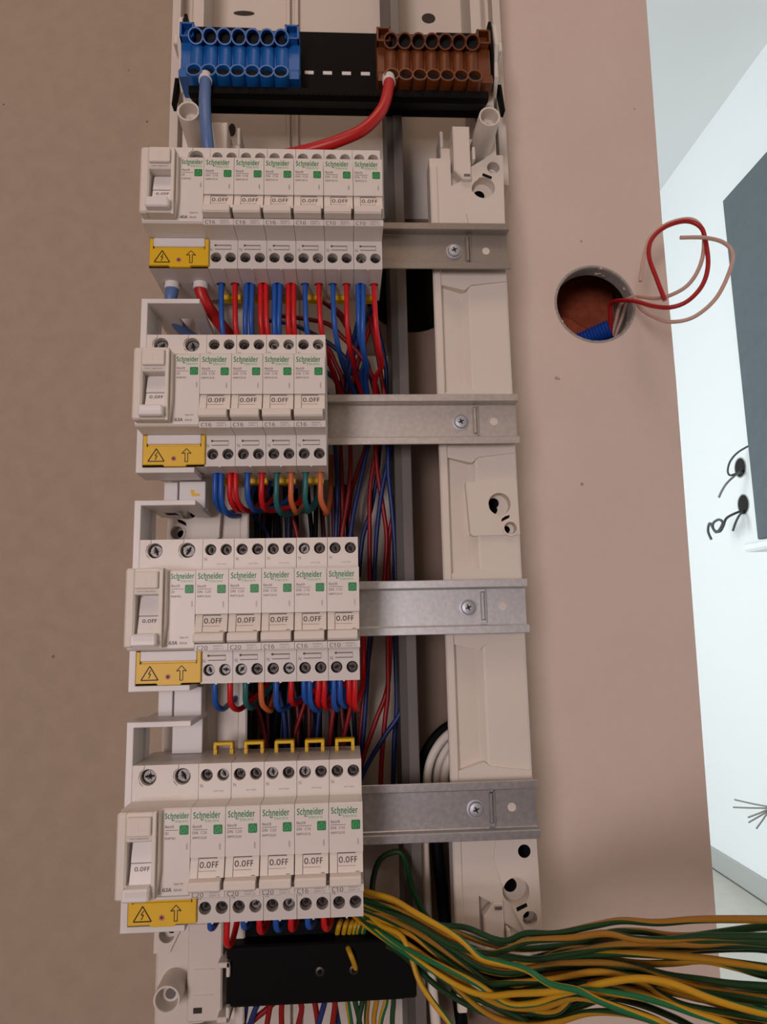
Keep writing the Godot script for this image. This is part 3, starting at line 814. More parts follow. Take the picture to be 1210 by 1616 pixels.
# ---------------------------------------------------------------- trough, uprights
func build_trough() -> void:
	var o := thing("cable_trough", "tall open white plastic cable trough on the wall behind the rails", "cable trough")
	var st := mb()
	var t := Transform3D(Basis.IDENTITY, Vector3(0, 0, -86))
	var b := at(668, 452, -86)
	quad(st, Vector3(-104, b.y - 60, -86), Vector3(17, b.y - 60, -86), Vector3(17, b.y + 60, -86), Vector3(-104, b.y + 60, -86))
	quad(st, Vector3(-104, -560, -86), Vector3(41, -560, -86), Vector3(41, b.y - 60, -86), Vector3(-104, b.y - 60, -86))
	quad(st, Vector3(-112, b.y + 60, -86), Vector3(118, b.y + 60, -86), Vector3(118, 620, -86), Vector3(-112, 620, -86))
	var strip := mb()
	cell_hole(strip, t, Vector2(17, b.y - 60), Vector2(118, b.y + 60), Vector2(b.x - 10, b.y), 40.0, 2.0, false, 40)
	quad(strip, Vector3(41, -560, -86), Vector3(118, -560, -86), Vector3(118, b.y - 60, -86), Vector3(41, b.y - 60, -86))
	obj("shaded_backing", strip, M.bare, o)  # trough back recoloured darker, standing in for the compartment's shade
	obj("back_panel", st, M.trough, o)
	st = mb()
	box(st, Vector3(-41, -560, -86), Vector3(-37.5, 620, -80), 0.5)
	box(st, Vector3(-34, -560, -86), Vector3(-30.5, 620, -80), 0.5)
	obj("rib", st, M.trough, o)
	for s in [-1.0, 1.0]:
		st = mb()
		var p := PackedVector2Array([Vector2(-128, -89), Vector2(-128, -46), Vector2(-121.5, -45), Vector2(-121.5, -60), Vector2(-115.5, -60), Vector2(-115.5, -52), Vector2(-113.5, -52), Vector2(-113.5, -48), Vector2(-111.5, -46), Vector2(-103.5, -46), Vector2(-103.5, -86), Vector2(-106, -86), Vector2(-106, -89)])
		if s > 0.0:
			for k in p.size(): p[k] = Vector2(8.0 - p[k].x, p[k].y)
		profile_y(st, p, 266, 620)
		obj("side_channel", st, M.trough, o)
	st = mb()
	profile_y(st, PackedVector2Array([Vector2(40, -86), Vector2(40, -36), Vector2(45.4, -36), Vector2(45.4, -38), Vector2(42, -38), Vector2(42, -86)]), -560, 620)
	var dv := obj("divider", st, M.divider_shaded, o)  # same divider as the lip; its shadow is painted as a darker colour
	st = mb()
	profile_y(st, PackedVector2Array([Vector2(45, -36), Vector2(45, -34.5), Vector2(51.5, -34.5), Vector2(52, -35), Vector2(52, -40), Vector2(50.8, -40), Vector2(50.8, -36)]), -560, 620)
	obj("lit_lip", st, M.divider, dv)
	for k in [[385, 21, 9.0, 2.4], [676, 29, 6.0, 5.0], [366, 205, 3.0, 6.0]]:
		var c := at(k[0], k[1], -85.9)
		st = mb()
		var pts := PackedVector2Array()
		for i in 20:
			var a := TAU * i / 20
			pts.append(Vector2(c.x + cos(a) * k[2] * (1.0 if absf(cos(a)) > 0.5 else 0.85), c.y + sin(a) * k[3]))
		prism(st, pts, Transform3D(Basis.IDENTITY, Vector3(0, 0, -86)), 0.25)
		obj("knockout", st, M.cavity, o)
	upright(1.0, "white plastic mounting upright on the right carrying the ends of the rails")
	upright(-1.0, "white plastic mounting upright on the left behind the white switch frames")

func mx(x: float, s: float) -> float:
	return x if s > 0.0 else 9.2 - x

func csg_slab(parent: Node, called: String, p: PackedVector2Array, z0: float, z1: float, m: Material, cut := false) -> void:
	var c := CSGPolygon3D.new()
	c.name = called; c.polygon = p; c.depth = z1 - z0; c.position = Vector3(0, 0, z1); c.material = m
	c.operation = CSGShape3D.OPERATION_SUBTRACTION if cut else CSGShape3D.OPERATION_UNION
	parent.add_child(c, true)

func csg_bore(parent: Node, called: String, x: float, y: float, z_top: float, r: float, depth: float, m: Material, cut := true) -> void:
	var c := CSGCylinder3D.new()
	c.name = called; c.radius = r; c.height = depth + (1.0 if cut else 0.0); c.sides = 28; c.rotation.x = PI / 2; c.material = m
	c.position = Vector3(x, y, z_top - depth * 0.5 + (0.5 if cut else 0.0))
	c.operation = CSGShape3D.OPERATION_SUBTRACTION if cut else CSGShape3D.OPERATION_UNION
	parent.add_child(c, true)

func mp(s: float, list: Array) -> PackedVector2Array:
	var o := PackedVector2Array()
	for v in list: o.append(Vector2(mx(v[0], s), v[1]))
	return o

func upright(s: float, label: String) -> void:
	var o := thing("mounting_upright", label, "mounting upright")
	var w: Material = M.white_warm
	var c := CSGCombiner3D.new()
	c.name = "moulding"; c.scale = Vector3.ONE * S
	o.add_child(c, true)
	var body := CSGPolygon3D.new()
	body.name = "channel"; body.material = w; body.depth = 560.0
	body.polygon = mp(s, [[84, -89], [73, -17], [68.5, -12], [68.5, -9], [69.5, -8], [73.4, -8], [74.2, -9], [74.4, -13.5], [75.4, -14], [89, -16.5], [93.5, -12], [95, -11.5], [120.5, -11], [122, -12.5], [123.5, -89]])
	body.rotation.x = PI / 2; body.position = Vector3(0, -305, 0)
	c.add_child(body, true)
	for y in ROWS:     # the pads that the rails are screwed to
		csg_slab(c, "rail_pad", mp(s, [[74.0, y + 22], [74.0, y - 24], [91, y - 28], [95, y - 24], [121, y - 21], [121, y + 21], [95, y + 24], [91, y + 27]]), -24, -9.6, w)
	for e in [1.0, -1.0]:
		csg_slab(c, "end_plate", mp(s, [[68.6, e * 205], [121.5, e * 205], [122.5, e * 264], [112, e * 264], [98, e * 255], [91, e * 244], [84, e * 240], [84, e * 262], [68.6, e * 262]]), -26, -9.4, w)
		csg_slab(c, "swept_edge", mp(s, [[96, e * 205], [121.5, e * 205], [122.5, e * 264], [113, e * 264], [104, e * 246], [98, e * 232], [94, e * 218]]), -26, -7.6, w)
	csg_slab(c, "middle_plate", mp(s, [[86, 21], [121, 22], [121.5, -15], [90, -15.5], [88, -14]]), -26, -9.5, w)
	csg_bore(c, "ring", mx(115, s), -10.6, -8.6, 5.4, 20, w, false)
	csg_bore(c, "socket", mx(108.5, s), 6, -9.4, 7.6, 9, w)
	csg_bore(c, "through", mx(106.4, s), 8.0, -18, 3.6, 22, M.pit)
	csg_bore(c, "through", mx(105.6, s), 3.4, -18, 3.2, 22, M.pit)
	csg_bore(c, "socket", mx(115, s), -10.6, -8.4, 4.2, 9, w)
	csg_bore(c, "through", mx(114, s), -10.6, -17, 2.6, 22, M.pit)
	csg_slab(c, "slot", mp(s, [[109, -6.3], [114.5, -3.6], [115.3, -1.6], [112, -2.4], [109.6, -4]]), -20, -5, M.cavity, true)
	for e in [1.0, -1.0]:
		csg_bore(c, "socket", mx(107.2, s), e * 238, -7.5, 8.3, 9, w)
		csg_bore(c, "through", mx(105.4, s), e * 237, -16, 4.2, 24, M.pit)
		csg_bore(c, "socket", mx(115, s), e * 254, -7.5, 4.6, 9, w)
		csg_bore(c, "through", mx(114, s), e * 254, -16, 2.6, 22, M.pit)
		csg_slab(c, "slot", mp(s, [[106.6, e * 247.2], [113.2, e * 244.6], [113.8, e * 246.8], [107.2, e * 249.6]]), -20, -4, M.cavity, true)
		if e < 0.0: csg_bore(c, "through", mx(113.4, s), e * 214.6, -7.5, 4.0, 28, M.pit)
	var st := mb()
	for e in [1.0, -1.0]:
		st = mb()
		prism(st, mp(s, [[86, e * 251], [92.5, e * 243.5], [98.5, e * 243.5], [98.5, e * 286], [86, e * 286]]), Transform3D(Basis.IDENTITY, Vector3(0, 0, -60)), 54, 0.8)
		box(st, Vector3(minf(mx(79, s), mx(86.5, s)), minf(e * 266, e * 280), -44), Vector3(maxf(mx(79, s), mx(86.5, s)), maxf(e * 266, e * 280), -22), 0.8)
		box(st, Vector3(minf(mx(79, s), mx(81.5, s)), minf(e * 280, e * 294), -44), Vector3(maxf(mx(79, s), mx(81.5, s)), maxf(e * 280, e * 294), -22), 0.6)
		obj("clip_tower", st, w, o)
		st = mb()
		box(st, Vector3(minf(mx(93, s), mx(97.5, s)), minf(e * 245.5, e * 247.5), -6.2), Vector3(maxf(mx(93, s), mx(97.5, s)), maxf(e * 245.5, e * 247.5), -5.8))
		obj("slot", st, M.divider, o)
		# the tall tube that the cover is screwed to, and the flange it stands on
		st = mb()
		var q := Vector3(mx(110, s), e * 281.5, -60)
		lathe(st, Transform3D(Basis.IDENTITY, q), PackedVector2Array([Vector2(8.6, -24), Vector2(7.8, 66), Vector2(7.5, 70), Vector2(6.5, 70), Vector2(6.2, 69.4), Vector2(5.4, 60), Vector2(0, 60)]), 28)
		var tb := obj("screw_post", st, w, o)
		st = mb()
		lathe(st, Transform3D(Basis.IDENTITY, q + Vector3(0, -1.2, 60)), PackedVector2Array([Vector2(3.0, 0), Vector2(3.0, 0.2), Vector2(0, 0.2)]), 16)
		obj("post_hole", st, M.divider, tb)
		st = mb()
		box(st, Vector3(minf(mx(113, s), mx(122, s)), minf(e * 258, e * 352), -86), Vector3(maxf(mx(113, s), mx(122, s)), maxf(e * 258, e * 352), -24), 0.8)
		box(st, Vector3(minf(mx(98, s), mx(114, s)), minf(e * 258, e * 300), -86), Vector3(maxf(mx(98, s), mx(114, s)), maxf(e * 258, e * 300), -38), 0.8)
		obj("rear_flange", st, w, o)
		st = mb()
		box(st, Vector3(minf(mx(99.5, s), mx(101.5, s)), minf(e * 258, e * 268), -30), Vector3(maxf(mx(99.5, s), mx(101.5, s)), maxf(e * 258, e * 268), -4), 0.4)
		obj("fin", st, w, o)

# ---------------------------------------------------------------- rails
func build_rails() -> void:
	for i in 4:
		var o := thing("mounting_rail", ["brownish grey steel mounting rail behind the top row of breakers", "steel mounting rail behind the second row of breakers, shortest row on it", "speckled bright galvanised mounting rail behind the third row of breakers", "spangled grey steel mounting rail behind the bottom row of breakers"][i], "mounting rail", Vector3(0, ROWS[i], 0), "steel mounting rails")
		var st := mb()
		profile_x(st, PackedVector2Array([Vector2(0.5, 17.4), Vector2(0.9, 17.0), Vector2(0.9, 12.6), Vector2(0.2, 12.0), Vector2(-5.6, 12.0), Vector2(-6.2, 11.4), Vector2(-6.2, -11.4), Vector2(-5.6, -12.0), Vector2(0.2, -12.0), Vector2(0.9, -12.6), Vector2(0.9, -17.0), Vector2(0.5, -17.4), Vector2(-0.1, -17.2), Vector2(-0.1, -13.2), Vector2(-0.5, -13.0), Vector2(-6.4, -13.0), Vector2(-7.3, -12.2), Vector2(-7.3, 12.2), Vector2(-6.4, 13.0), Vector2(-0.5, 13.0), Vector2(-0.1, 13.2), Vector2(-0.1, 17.2)]), -113.0, 122.0)
		obj("rail_body", st, M["rail_%d" % i], o)
		for x in [83.6, -74.4]:
			st = mb()
			lathe(st, Transform3D(Basis.IDENTITY, Vector3(x, -0.4, -6.2)), PackedVector2Array([Vector2(5.7, 0), Vector2(5.7, 0.5), Vector2(4.7, 0.6), Vector2(4.6, 1.6), Vector2(4.0, 2.3), Vector2(2.2, 2.6), Vector2(0, 2.6)]), 28)
			var s := obj("screw", st, M.zinc, o)
			st = mb()
			for a in [0.4, 0.4 + PI / 2]:
				bar(st, Vector2(-2.0, 0).rotated(a), Vector2(2.0, 0).rotated(a), 0.8, Transform3D(Basis.IDENTITY, Vector3(x, -0.4, -3.7)), 0.2)
			bar(st, Vector2(-1, 0).rotated(1.2), Vector2(1, 0).rotated(1.2), 0.9, Transform3D(Basis.IDENTITY, Vector3(x, -0.4, -3.7)), 0.22)
			obj("cross_slot", st, M.pit, s)
		st = mb()
		box(st, Vector3(91.6, -9.0, -6.2), Vector3(94.6, 10.0, -3.6), 0.9)
		box(st, Vector3(94.4, -10.5, -6.2), Vector3(95.2, 11.0, -2.6), 0.3)
		obj("pressed_tab", st, M["rail_%d" % i], o)
		st = mb()
		lathe(st, Transform3D(Basis.IDENTITY, Vector3(106.5, 0, -6.25)), PackedVector2Array([Vector2(2.7, 0), Vector2(2.7, 0.15), Vector2(0, 0.15)]), 20)
		obj("plugged_hole", st, M.white_warm, o)

# ---------------------------------------------------------------- breakers
func build_modules() -> void:
	var marks := [["C16", "C16", "C16", "C10", "C10", "C10"], ["C16", "C16", "C16", "C16"], ["C20", "C20", "C16", "C16", "C10"], ["C20", "C20", "C20", "C16", "C10"]]
	for r in 4:
		main_switch(r, ["wide white residual current switch on the top rail, without a frame round it", "wide white residual current switch with yellow warning cover on the second rail", "wide white residual current switch with yellow warning cover on the third rail", "wide white residual current switch with yellow warning cover on the bottom rail"][r], ROWS[r], "40A" if r == 0 else "63A")
		for i in marks[r].size():
			var where := "%s from the wide switch" % ORD[i]
			if i == 0: where = "next to the wide switch"
			if i == marks[r].size() - 1: where = "last before the bare rail end"
			breaker(r, i, marks[r][i], "white %s circuit breaker on the %s rail, %s" % [marks[r][i], ROWNAME[r], where], ROWS[r], MODULE_X + 18.0 * i)
		if r > 0:
			device_frame(r, ["", "white plastic frame round the switch of the second rail, with red cable across it", "white plastic frame round the switch of the third rail, a screw socket in its opening", "white plastic frame round the switch of the bottom rail, half closed by a plate"][r], ROWS[r])

# ---------------------------------------------------------------- terminal blocks at the top, earth bar at the bottom
func block(called: String, label: String, m: Material, x0: float, x1: float, first: float, pitch: float) -> void:
	var o := thing(called, label, "terminal block")
	var st := mb()
	profile_x(st, PackedVector2Array([Vector2(-24, 363), Vector2(-9, 363), Vector2(-9, 332), Vector2(-3, 325), Vector2(-3, 319), Vector2(-24, 319)]), x0, x1, 0.6)
	obj("body", st, m, o)
	st = mb()
	for k in 7:
		lathe(st, Transform3D(Basis(Vector3(1, 0, 0), -PI / 2), Vector3(first + pitch * k, 326, -10.5)), PackedVector2Array([Vector2(pitch * 0.5, 0), Vector2(pitch * 0.5, 22)]), 16)
	obj("scalloped_front", st, m, o)
	for k in 7:
		st = mb()
		var x := first + pitch * k
		lathe(st, Transform3D(Basis(Vector3(1, 0, 0), 0.55), Vector3(x, 361.0, -17.3)), PackedVector2Array([Vector2(pitch * 0.56, 0), Vector2(pitch * 0.56, 18), Vector2(pitch * 0.53, 18.5), Vector2(pitch * 0.45, 18.5), Vector2(pitch * 0.43, 18), Vector2(pitch * 0.40, 11), Vector2(0, 11)]), 24)
		var up_port := obj("upper_port", st, m, o)
		st = mb()
		lathe(st, Transform3D(Basis(Vector3(1, 0, 0), 0.55), Vector3(x, 361.0, -17.3)), PackedVector2Array([Vector2(pitch * 0.41, 11.4), Vector2(0, 11.4)]), 16)
		obj("port_shade_disc", st, M.pit, up_port)  # black disc over the port floor painting the shade inside, no screw
		st = mb()
		lathe(st, Transform3D(Basis(Vector3(1, 0, 0), -0.12), Vector3(x, 318.6, -22)), PackedVector2Array([Vector2(pitch * 0.56, 0), Vector2(pitch * 0.56, 23), Vector2(pitch * 0.53, 23.5), Vector2(pitch * 0.45, 23.5), Vector2(pitch * 0.43, 23), Vector2(pitch * 0.40, 12), Vector2(0, 12)]), 24)
		var lp := obj("lower_port", st, m, o)
		st = mb()
		box(st, Vector3(x - 1.6, 318.5, -9.0), Vector3(x + 1.6, 320.0, -6.0), 0.2)
		obj("contact", st, M.dark_steel, lp)
		st = mb()
		lathe(st, Transform3D(Basis(Vector3(1, 0, 0), -0.12), Vector3(x, 318.6, -22)), PackedVector2Array([Vector2(pitch * 0.42, 20.0), Vector2(0, 20.0)]), 16)
		obj("dark_inside", st, M.pit, lp)  # black disc near the mouth paints in the port's shade
	for x in [x0 + 4.8, x1 - 5.6]:
		st = mb()
		box(st, Vector3(x - 4.9, 352, -22), Vector3(x - 3.4, 364, -3), 0.3)
		box(st, Vector3(x + 3.9, 352, -22), Vector3(x + 5.4, 364, -3), 0.3)
		box(st, Vector3(x - 4.9, 362.5, -22), Vector3(x + 5.4, 364, -3), 0.3)
		box(st, Vector3(x - 4.9, 352, -22), Vector3(x + 5.4, 353.5, -3), 0.3)
		box(st, Vector3(x - 2.8, 357.4, -22), Vector3(x + 2.6, 358.9, -7), 0.3)
		box(st, Vector3(x - 4.9, 352, -24), Vector3(x + 5.4, 364, -16))
		obj("ear", st, m, o)

func build_terminals() -> void:
	var o := thing("terminal_carrier", "long black plastic carrier across the trough top holding two terminal blocks", "terminal carrier")
	var st := mb()
	prism(st, PackedVector2Array([Vector2(-117, 381), Vector2(-117, 340), Vector2(-104, 322), Vector2(-104, 316), Vector2(113, 316), Vector2(113, 322), Vector2(125, 340), Vector2(125, 381)]), Transform3D(Basis.IDENTITY, Vector3(0, 0, -36)), 9.0, 0.6)
	box(st, Vector3(-106, 380, -36), Vector3(-60, 384, -28), 0.4)
	box(st, Vector3(80, 380, -36), Vector3(112, 384, -28), 0.4)
	obj("back_plate", st, M.black, o)
	st = mb()
	profile_x(st, PackedVector2Array([Vector2(-28, 322), Vector2(-6, 312), Vector2(-3, 312), Vector2(-3, 306.5), Vector2(-9, 306.5), Vector2(-28, 316)]), -104, 113)
	for k in 46: box(st, Vector3(-62 + k * 3.6, 307.4, -3), Vector3(-60.8 + k * 3.6, 311.2, -2.6))
	obj("lower_lip", st, M.black, o)
	for x in [-22.0, -8.0, 6.5, 21.0]:
		st = mb()
		box(st, Vector3(x - 0.5, 343.5, -30), Vector3(x + 6.5, 346.5, -26.6), 0.2)
		obj("white_peg", st, M.frame, o)
	for k in 2:
		var s: float = [-1.0, 1.0][k]
		st = mb()
		profile_x(st, PackedVector2Array([Vector2(-36, 381), Vector2(-14, 381), Vector2(-10, 350), Vector2(-14, 332), Vector2(-36, 326)]), minf(mx(118, s), mx(120.5, s)), maxf(mx(118, s), mx(120.5, s)), 0.4)
		obj("end_cheek", st, M.black, o)
		st = mb()
		box(st, Vector3(minf(mx(121.5, s), mx(128.5, s)), 333, -32), Vector3(maxf(mx(121.5, s), mx(128.5, s)), 337, -27), 0.6)
		prism(st, PackedVector2Array([Vector2(mx(125.5, s), 336), Vector2(mx(128.5, s), 336), Vector2(mx(130.5, s), 314), Vector2(mx(128.6, s), 314)]), Transform3D(Basis.IDENTITY, Vector3(0, 0, -32)), 8.0, 0.4)
		obj("hook", st, M.black, o)
		st = mb()
		profile_x(st, PackedVector2Array([Vector2(-44, 386), Vector2(-20, 384), Vector2(-12, 376), Vector2(-8, 356), Vector2(-14, 346), Vector2(-14, 334), Vector2(-24, 324), Vector2(-44, 324)]), minf(mx(121, s), mx(124, s)), maxf(mx(121, s), mx(124, s)), 0.5)
		obj("white_arm", st, M.white_warm, o)
		st = mb()
		box(st, Vector3(minf(mx(122, s), mx(127.5, s)), 354, -32), Vector3(maxf(mx(122, s), mx(127.5, s)), 362, -12), 0.8)
		obj("white_catch", st, M.white_warm, o)
	block("neutral_terminal_block", "blue plastic terminal block with seven round ports on the black carrier", M.blue_block, -111.5, -25.0, -99.7, 10.3)
	block("live_terminal_block", "brown plastic terminal block with seven round ports on the black carrier", M.brown_block, 32.0, 117.0, 42.2, 10.1)
	# the black earth bar at the bottom
	o = thing("earth_bar_carrier", "black plastic earth bar carrier at the panel bottom under the green and yellow wires", "earth bar carrier")
	st = mb()
	box(st, Vector3(-68.5, -291, -20), Vector3(43, -258, 2), 1.2)
	box(st, Vector3(-72, -262, -20), Vector3(20, -250, -10), 1.0)
	box(st, Vector3(-66, -294, -20), Vector3(36, -290, -4), 0.6)
	obj("body", st, M.black, o)
	for x in [-14.0, 6.0]:
		st = mb()
		lathe(st, Transform3D(Basis.IDENTITY, Vector3(x, -274, 2.0)), PackedVector2Array([Vector2(2.6, -2), Vector2(2.6, 0), Vector2(1.4, 0.3), Vector2(1.2, -0.4), Vector2(0, -0.4)]), 18)
		obj("port_shade_disc", st, M.dark_steel, o)
	st = mb()
	box(st, Vector3(-92, -300, -34), Vector3(-71.5, -246, -2), 1.0)
	box(st, Vector3(-73, -268, -12), Vector3(-66, -265, 6), 0.4); box(st, Vector3(-68, -273, -8), Vector3(-66, -265, 6), 0.4)
	box(st, Vector3(-73, -297, -12), Vector3(-66, -294, 6), 0.4); box(st, Vector3(-68, -297, -8), Vector3(-66, -289, 6), 0.4)
	for y in [-272.0, -286.0]: box(st, Vector3(-88, y, -2.2), Vector3(-76, y + 0.8, -1.6))
	obj("white_bracket", st, M.white_warm, o)
	st = mb()
	box(st, Vector3(-88, -295, -2), Vector3(-83, -292, -1.7))
	obj("bracket_slot", st, M.cavity, o)

# ---------------------------------------------------------------- wires in the panel
func build_wires() -> void:
	wire("blue_supply_cable", "thick slate blue cable with white ferrule leaving the blue terminal block", [at(324, 122, -4), at(324, 135, 2), at(323, 160, 10), at(324, 190, 14), at(327, 220, 14), at(330, 245, 10)], 4.1, M.slate_blue, "", 8.0)
	wire("red_supply_cable", "thick red cable with white ferrule curving down from the brown terminal block", [at(613, 124, -4), at(613, 138, 2), at(603, 172, 10), at(575, 203, 12), at(535, 222, 10), at(490, 236, 6), at(450, 245, 0)], 4.1, M.big_red, "", 8.0)
	var y0: float = ROWS[0]
	wire("blue_feed_cable", "thick slate blue cable with ferrule under the left terminal of the top wide switch", [Vector3(-105, y0 - 38, 24), Vector3(-105, y0 - 46, 24), Vector3(-106, y0 - 53, 23), Vector3(-106, y0 - 60, 14), Vector3(-98, y0 - 66, -4), Vector3(-80, y0 - 70, -18), Vector3(-58, y0 - 68, -28), Vector3(-36, y0 - 60, -40)], 4.0, M.slate_blue, "", 7.0)
	wire("red_feed_cable", "thick red cable with ferrule under the right terminal of the top wide switch", [Vector3(-87, y0 - 38, 24), Vector3(-87, y0 - 45, 24), Vector3(-84, y0 - 53, 21), Vector3(-76, y0 - 63, 10), Vector3(-66, y0 - 70, -6), Vector3(-50, y0 - 74, -22), Vector3(-30, y0 - 70, -38)], 4.0, M.big_red, "", 7.0)
	drop_wires(0, [["b", "r"], ["bb", "rr"], ["bb", "rr"], ["b", "r"], ["b", "r"], ["bb", "r"]], 32.0)
	drop_wires(1, [["bb", "rr"], ["b", "r"], ["t", "o"], ["t", "o"]], 21.0)
	drop_wires(2, [["b", "r"], ["t", "o"], ["b", "r"], ["bb", "rr"], ["bb", "rr"]], 17.0)
	drop_wires(3, [["b", "r"], ["b", "r"], ["b", "r"], ["b", "r"]], 13.0)
	# loose wires in the trough, gap by gap
	var gaps := [
		["between the top and second rails", [
			["b", [[575, 470], [563, 514], [551, 561], [540, 618], [536, 660]]], ["b", [[590, 480], [570, 520], [556, 566], [546, 618], [545, 660]]], ["r", [[590, 500], [572, 549], [560, 590], [552, 621], [550, 660]]],
			["r", [[440, 498], [486, 504], [519, 512], [540, 532], [570, 563], [594, 612], [600, 660]]], ["r", [[480, 520], [516, 549], [530, 575], [540, 600], [546, 650]]], ["b", [[480, 560], [516, 588], [536, 606], [560, 640]]],
			["r", [[583, 500], [593, 544], [600, 585], [606, 622], [608, 660]]], ["b", [[588, 490], [597, 522], [608, 574], [610, 622], [612, 660]]], ["b", [[560, 540], [578, 569], [586, 600], [592, 622], [596, 660]]],
			["r", [[566, 550], [580, 585], [588, 606], [596, 640]]], ["r", [[500, 470], [530, 492], [548, 520], [556, 560], [572, 610], [580, 650]]], ["b", [[420, 505], [460, 512], [500, 530], [540, 560], [560, 600], [565, 650]]],
			["r", [[470, 540], [505, 560], [528, 590], [535, 640]]], ["r", [[520, 480], [545, 505], [552, 540], [545, 580], [548, 640]]]]],
		["between the second and third rails", [
			["r", [[536, 690], [538, 730], [540, 790], [541, 850], [541, 900]]], ["b", [[527, 690], [530, 720], [532, 780], [530, 850], [528, 900]]], ["r", [[580, 690], [575, 712], [562, 750], [552, 790], [554, 850], [556, 900]]],
			["b", [[584, 690], [577, 720], [566, 770], [556, 820], [550, 870], [548, 910]]], ["r", [[600, 690], [594, 712], [584, 770], [583, 846], [584, 920]]], ["r", [[592, 700], [596, 750], [604, 800], [610, 850], [606, 920]]],
			["b", [[622, 690], [617, 710], [603, 772], [594, 846], [590, 920]]], ["r", [[634, 690], [629, 720], [623, 790], [614, 850], [612, 920]]], ["b", [[612, 700], [613, 750], [618, 800], [622, 850], [626, 930]]], ["r", [[552, 690], [553, 740], [548, 790], [540, 840], [536, 900]]],
			["b", [[600, 692], [596, 740], [586, 800], [572, 850], [566, 910]]], ["b", [[390, 780], [402, 815], [420, 840], [430, 880]]], ["r", [[430, 790], [455, 810], [468, 840], [470, 880]]]]],
		["between the third and bottom rails", [
			["r", [[588, 980], [585, 1010], [578, 1067], [571, 1130], [562, 1220]]], ["r", [[612, 980], [612, 1040], [612, 1092], [607, 1140], [602, 1200], [600, 1260]]], ["r", [[616, 990], [612, 1080], [593, 1137], [573, 1195], [560, 1250]]],
			["b", [[630, 980], [632, 1040], [634, 1115], [607, 1161], [580, 1206], [560, 1250]]], ["b", [[586, 990], [582, 1020], [578, 1090], [574, 1150], [566, 1230]]], ["b", [[622, 985], [624, 1040], [626, 1110], [622, 1170], [620, 1250]]],
			["r", [[486, 1090], [479, 1115], [464, 1162], [455, 1200]]], ["b", [[508, 1100], [503, 1129], [500, 1164], [498, 1200]]], ["r", [[530, 1090], [526, 1120], [521, 1160], [518, 1200]]], ["b", [[440, 1090], [446, 1120], [450, 1160], [446, 1200]]],
			["r", [[556, 1100], [550, 1130], [542, 1165], [538, 1200]]], ["b", [[425, 1080], [428, 1110], [430, 1160], [428, 1200]]], ["r", [[380, 1080], [396, 1100], [410, 1130], [420, 1180]]]]],
		["under the black earth bar", [
			["b", [[384, 1560], [388, 1585], [384, 1616], [380, 1650]]], ["b", [[420, 1560], [404, 1590], [392, 1625], [386, 1650]]], ["r", [[452, 1564], [424, 1590], [396, 1614], [378, 1640]]], ["r", [[430, 1570], [424, 1600], [416, 1650]]],
			["r", [[468, 1566], [476, 1590], [470, 1620], [466, 1650]]], ["r", [[492, 1560], [498, 1590], [502, 1620], [504, 1650]]], ["b", [[516, 1565], [510, 1590], [500, 1625], [494, 1650]]], ["b", [[526, 1565], [530, 1595], [540, 1650]]], ["r", [[530, 1560], [528, 1590], [524, 1620], [520, 1650]]], ["r", [[446, 1570], [444, 1600], [446, 1650]]]]],
	]
	for g in gaps:
		var zs := -42.0
		var count := {"r": 0, "b": 0}
		for w in g[1]:
			var c: String = w[0]
			var z := zs - rng.randf() * 22.0
			if g[0].begins_with("under"): z = -4.0 - rng.randf() * 10.0
			var nm := "dark red" if c == "r" else "deep blue"
			var pts := pixels(w[1], z, z - 4.0)
			var mid: Array = w[1][w[1].size() / 2]
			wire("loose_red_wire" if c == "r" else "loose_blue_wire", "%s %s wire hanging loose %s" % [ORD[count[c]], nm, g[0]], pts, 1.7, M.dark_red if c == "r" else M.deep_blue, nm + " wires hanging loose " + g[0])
			count[c] += 1
	# dark wires, mostly invented, added to darken the gaps behind the rows
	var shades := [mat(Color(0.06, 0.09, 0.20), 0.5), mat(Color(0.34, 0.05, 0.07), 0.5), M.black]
	var packed := 0
	for col in 24:
		var x := -62.0 + col * 3.0 + rng.randf_range(-0.8, 0.8)
		var z := -58.0 - 7.0 * (col % 3)
		var top := 30.0 if col % 2 or col < 8 else -70.0
		var pts := []
		for j in 7: pts.append(Vector3(x + rng.randf_range(-2.0, 2.0) + (2.0 * sin(col + j * 1.1)), lerpf(top, -260.0, j / 6.0), z + rng.randf_range(-2.0, 2.0)))
		wire("added_dark_wire", "%s added dark wire from the left in the dense pack behind the lower rows" % ORD[packed], pts, 1.8, shades[(col * 7 + col / 3) % 3], "added dark wires packed behind the lower rows")
		packed += 1
	# a coil of white cable and a grey cable in the right compartment
	var k := 0
	for c in [[0.0, -60.0, M.black], [6.5, -46.0, M.cable_white], [12.5, -52.0, M.cable_white], [18.5, -44.0, M.cable_white]]:
		var pts := []
		var mid := at(742, 1236, c[1])
		for i in 15:
			var a: float = lerpf(1.2, PI + 0.5, i / 14.0)
			pts.append(mid + Vector3(cos(a) * (36.0 - c[0]), sin(a) * (42.0 - c[0] * 0.8), -absf(i - 7.0) * 0.6))
		wire("coiled_cable", ["black cable forming the outermost arc of the coil behind the right upright", "outermost white cable with black print in the coil behind the right upright", "middle white cable arc in the coil behind the right upright", "innermost white cable arc in the coil behind the right upright"][k], pts, 3.0 if k != 0 else 3.6, c[2], "coiled cables")
		k += 1
	var st := mb()
	var mid := at(742, 1236, -52)
	for i in 9:
		var a: float = lerpf(2.0, 2.75, i / 8.0)
		var p := mid + Vector3(cos(a) * 29.0, sin(a) * 36.4, 3.0)
		letters(st, "3G1,5/U"[i % 7], plain, Vector2(0, 0), 1.5, 2.2, Transform3D(Basis(Vector3(0, 0, 1), a - PI / 2), p))
	obj("cable_print", st, M.black_ink, get_node("coiled_cable_001"))
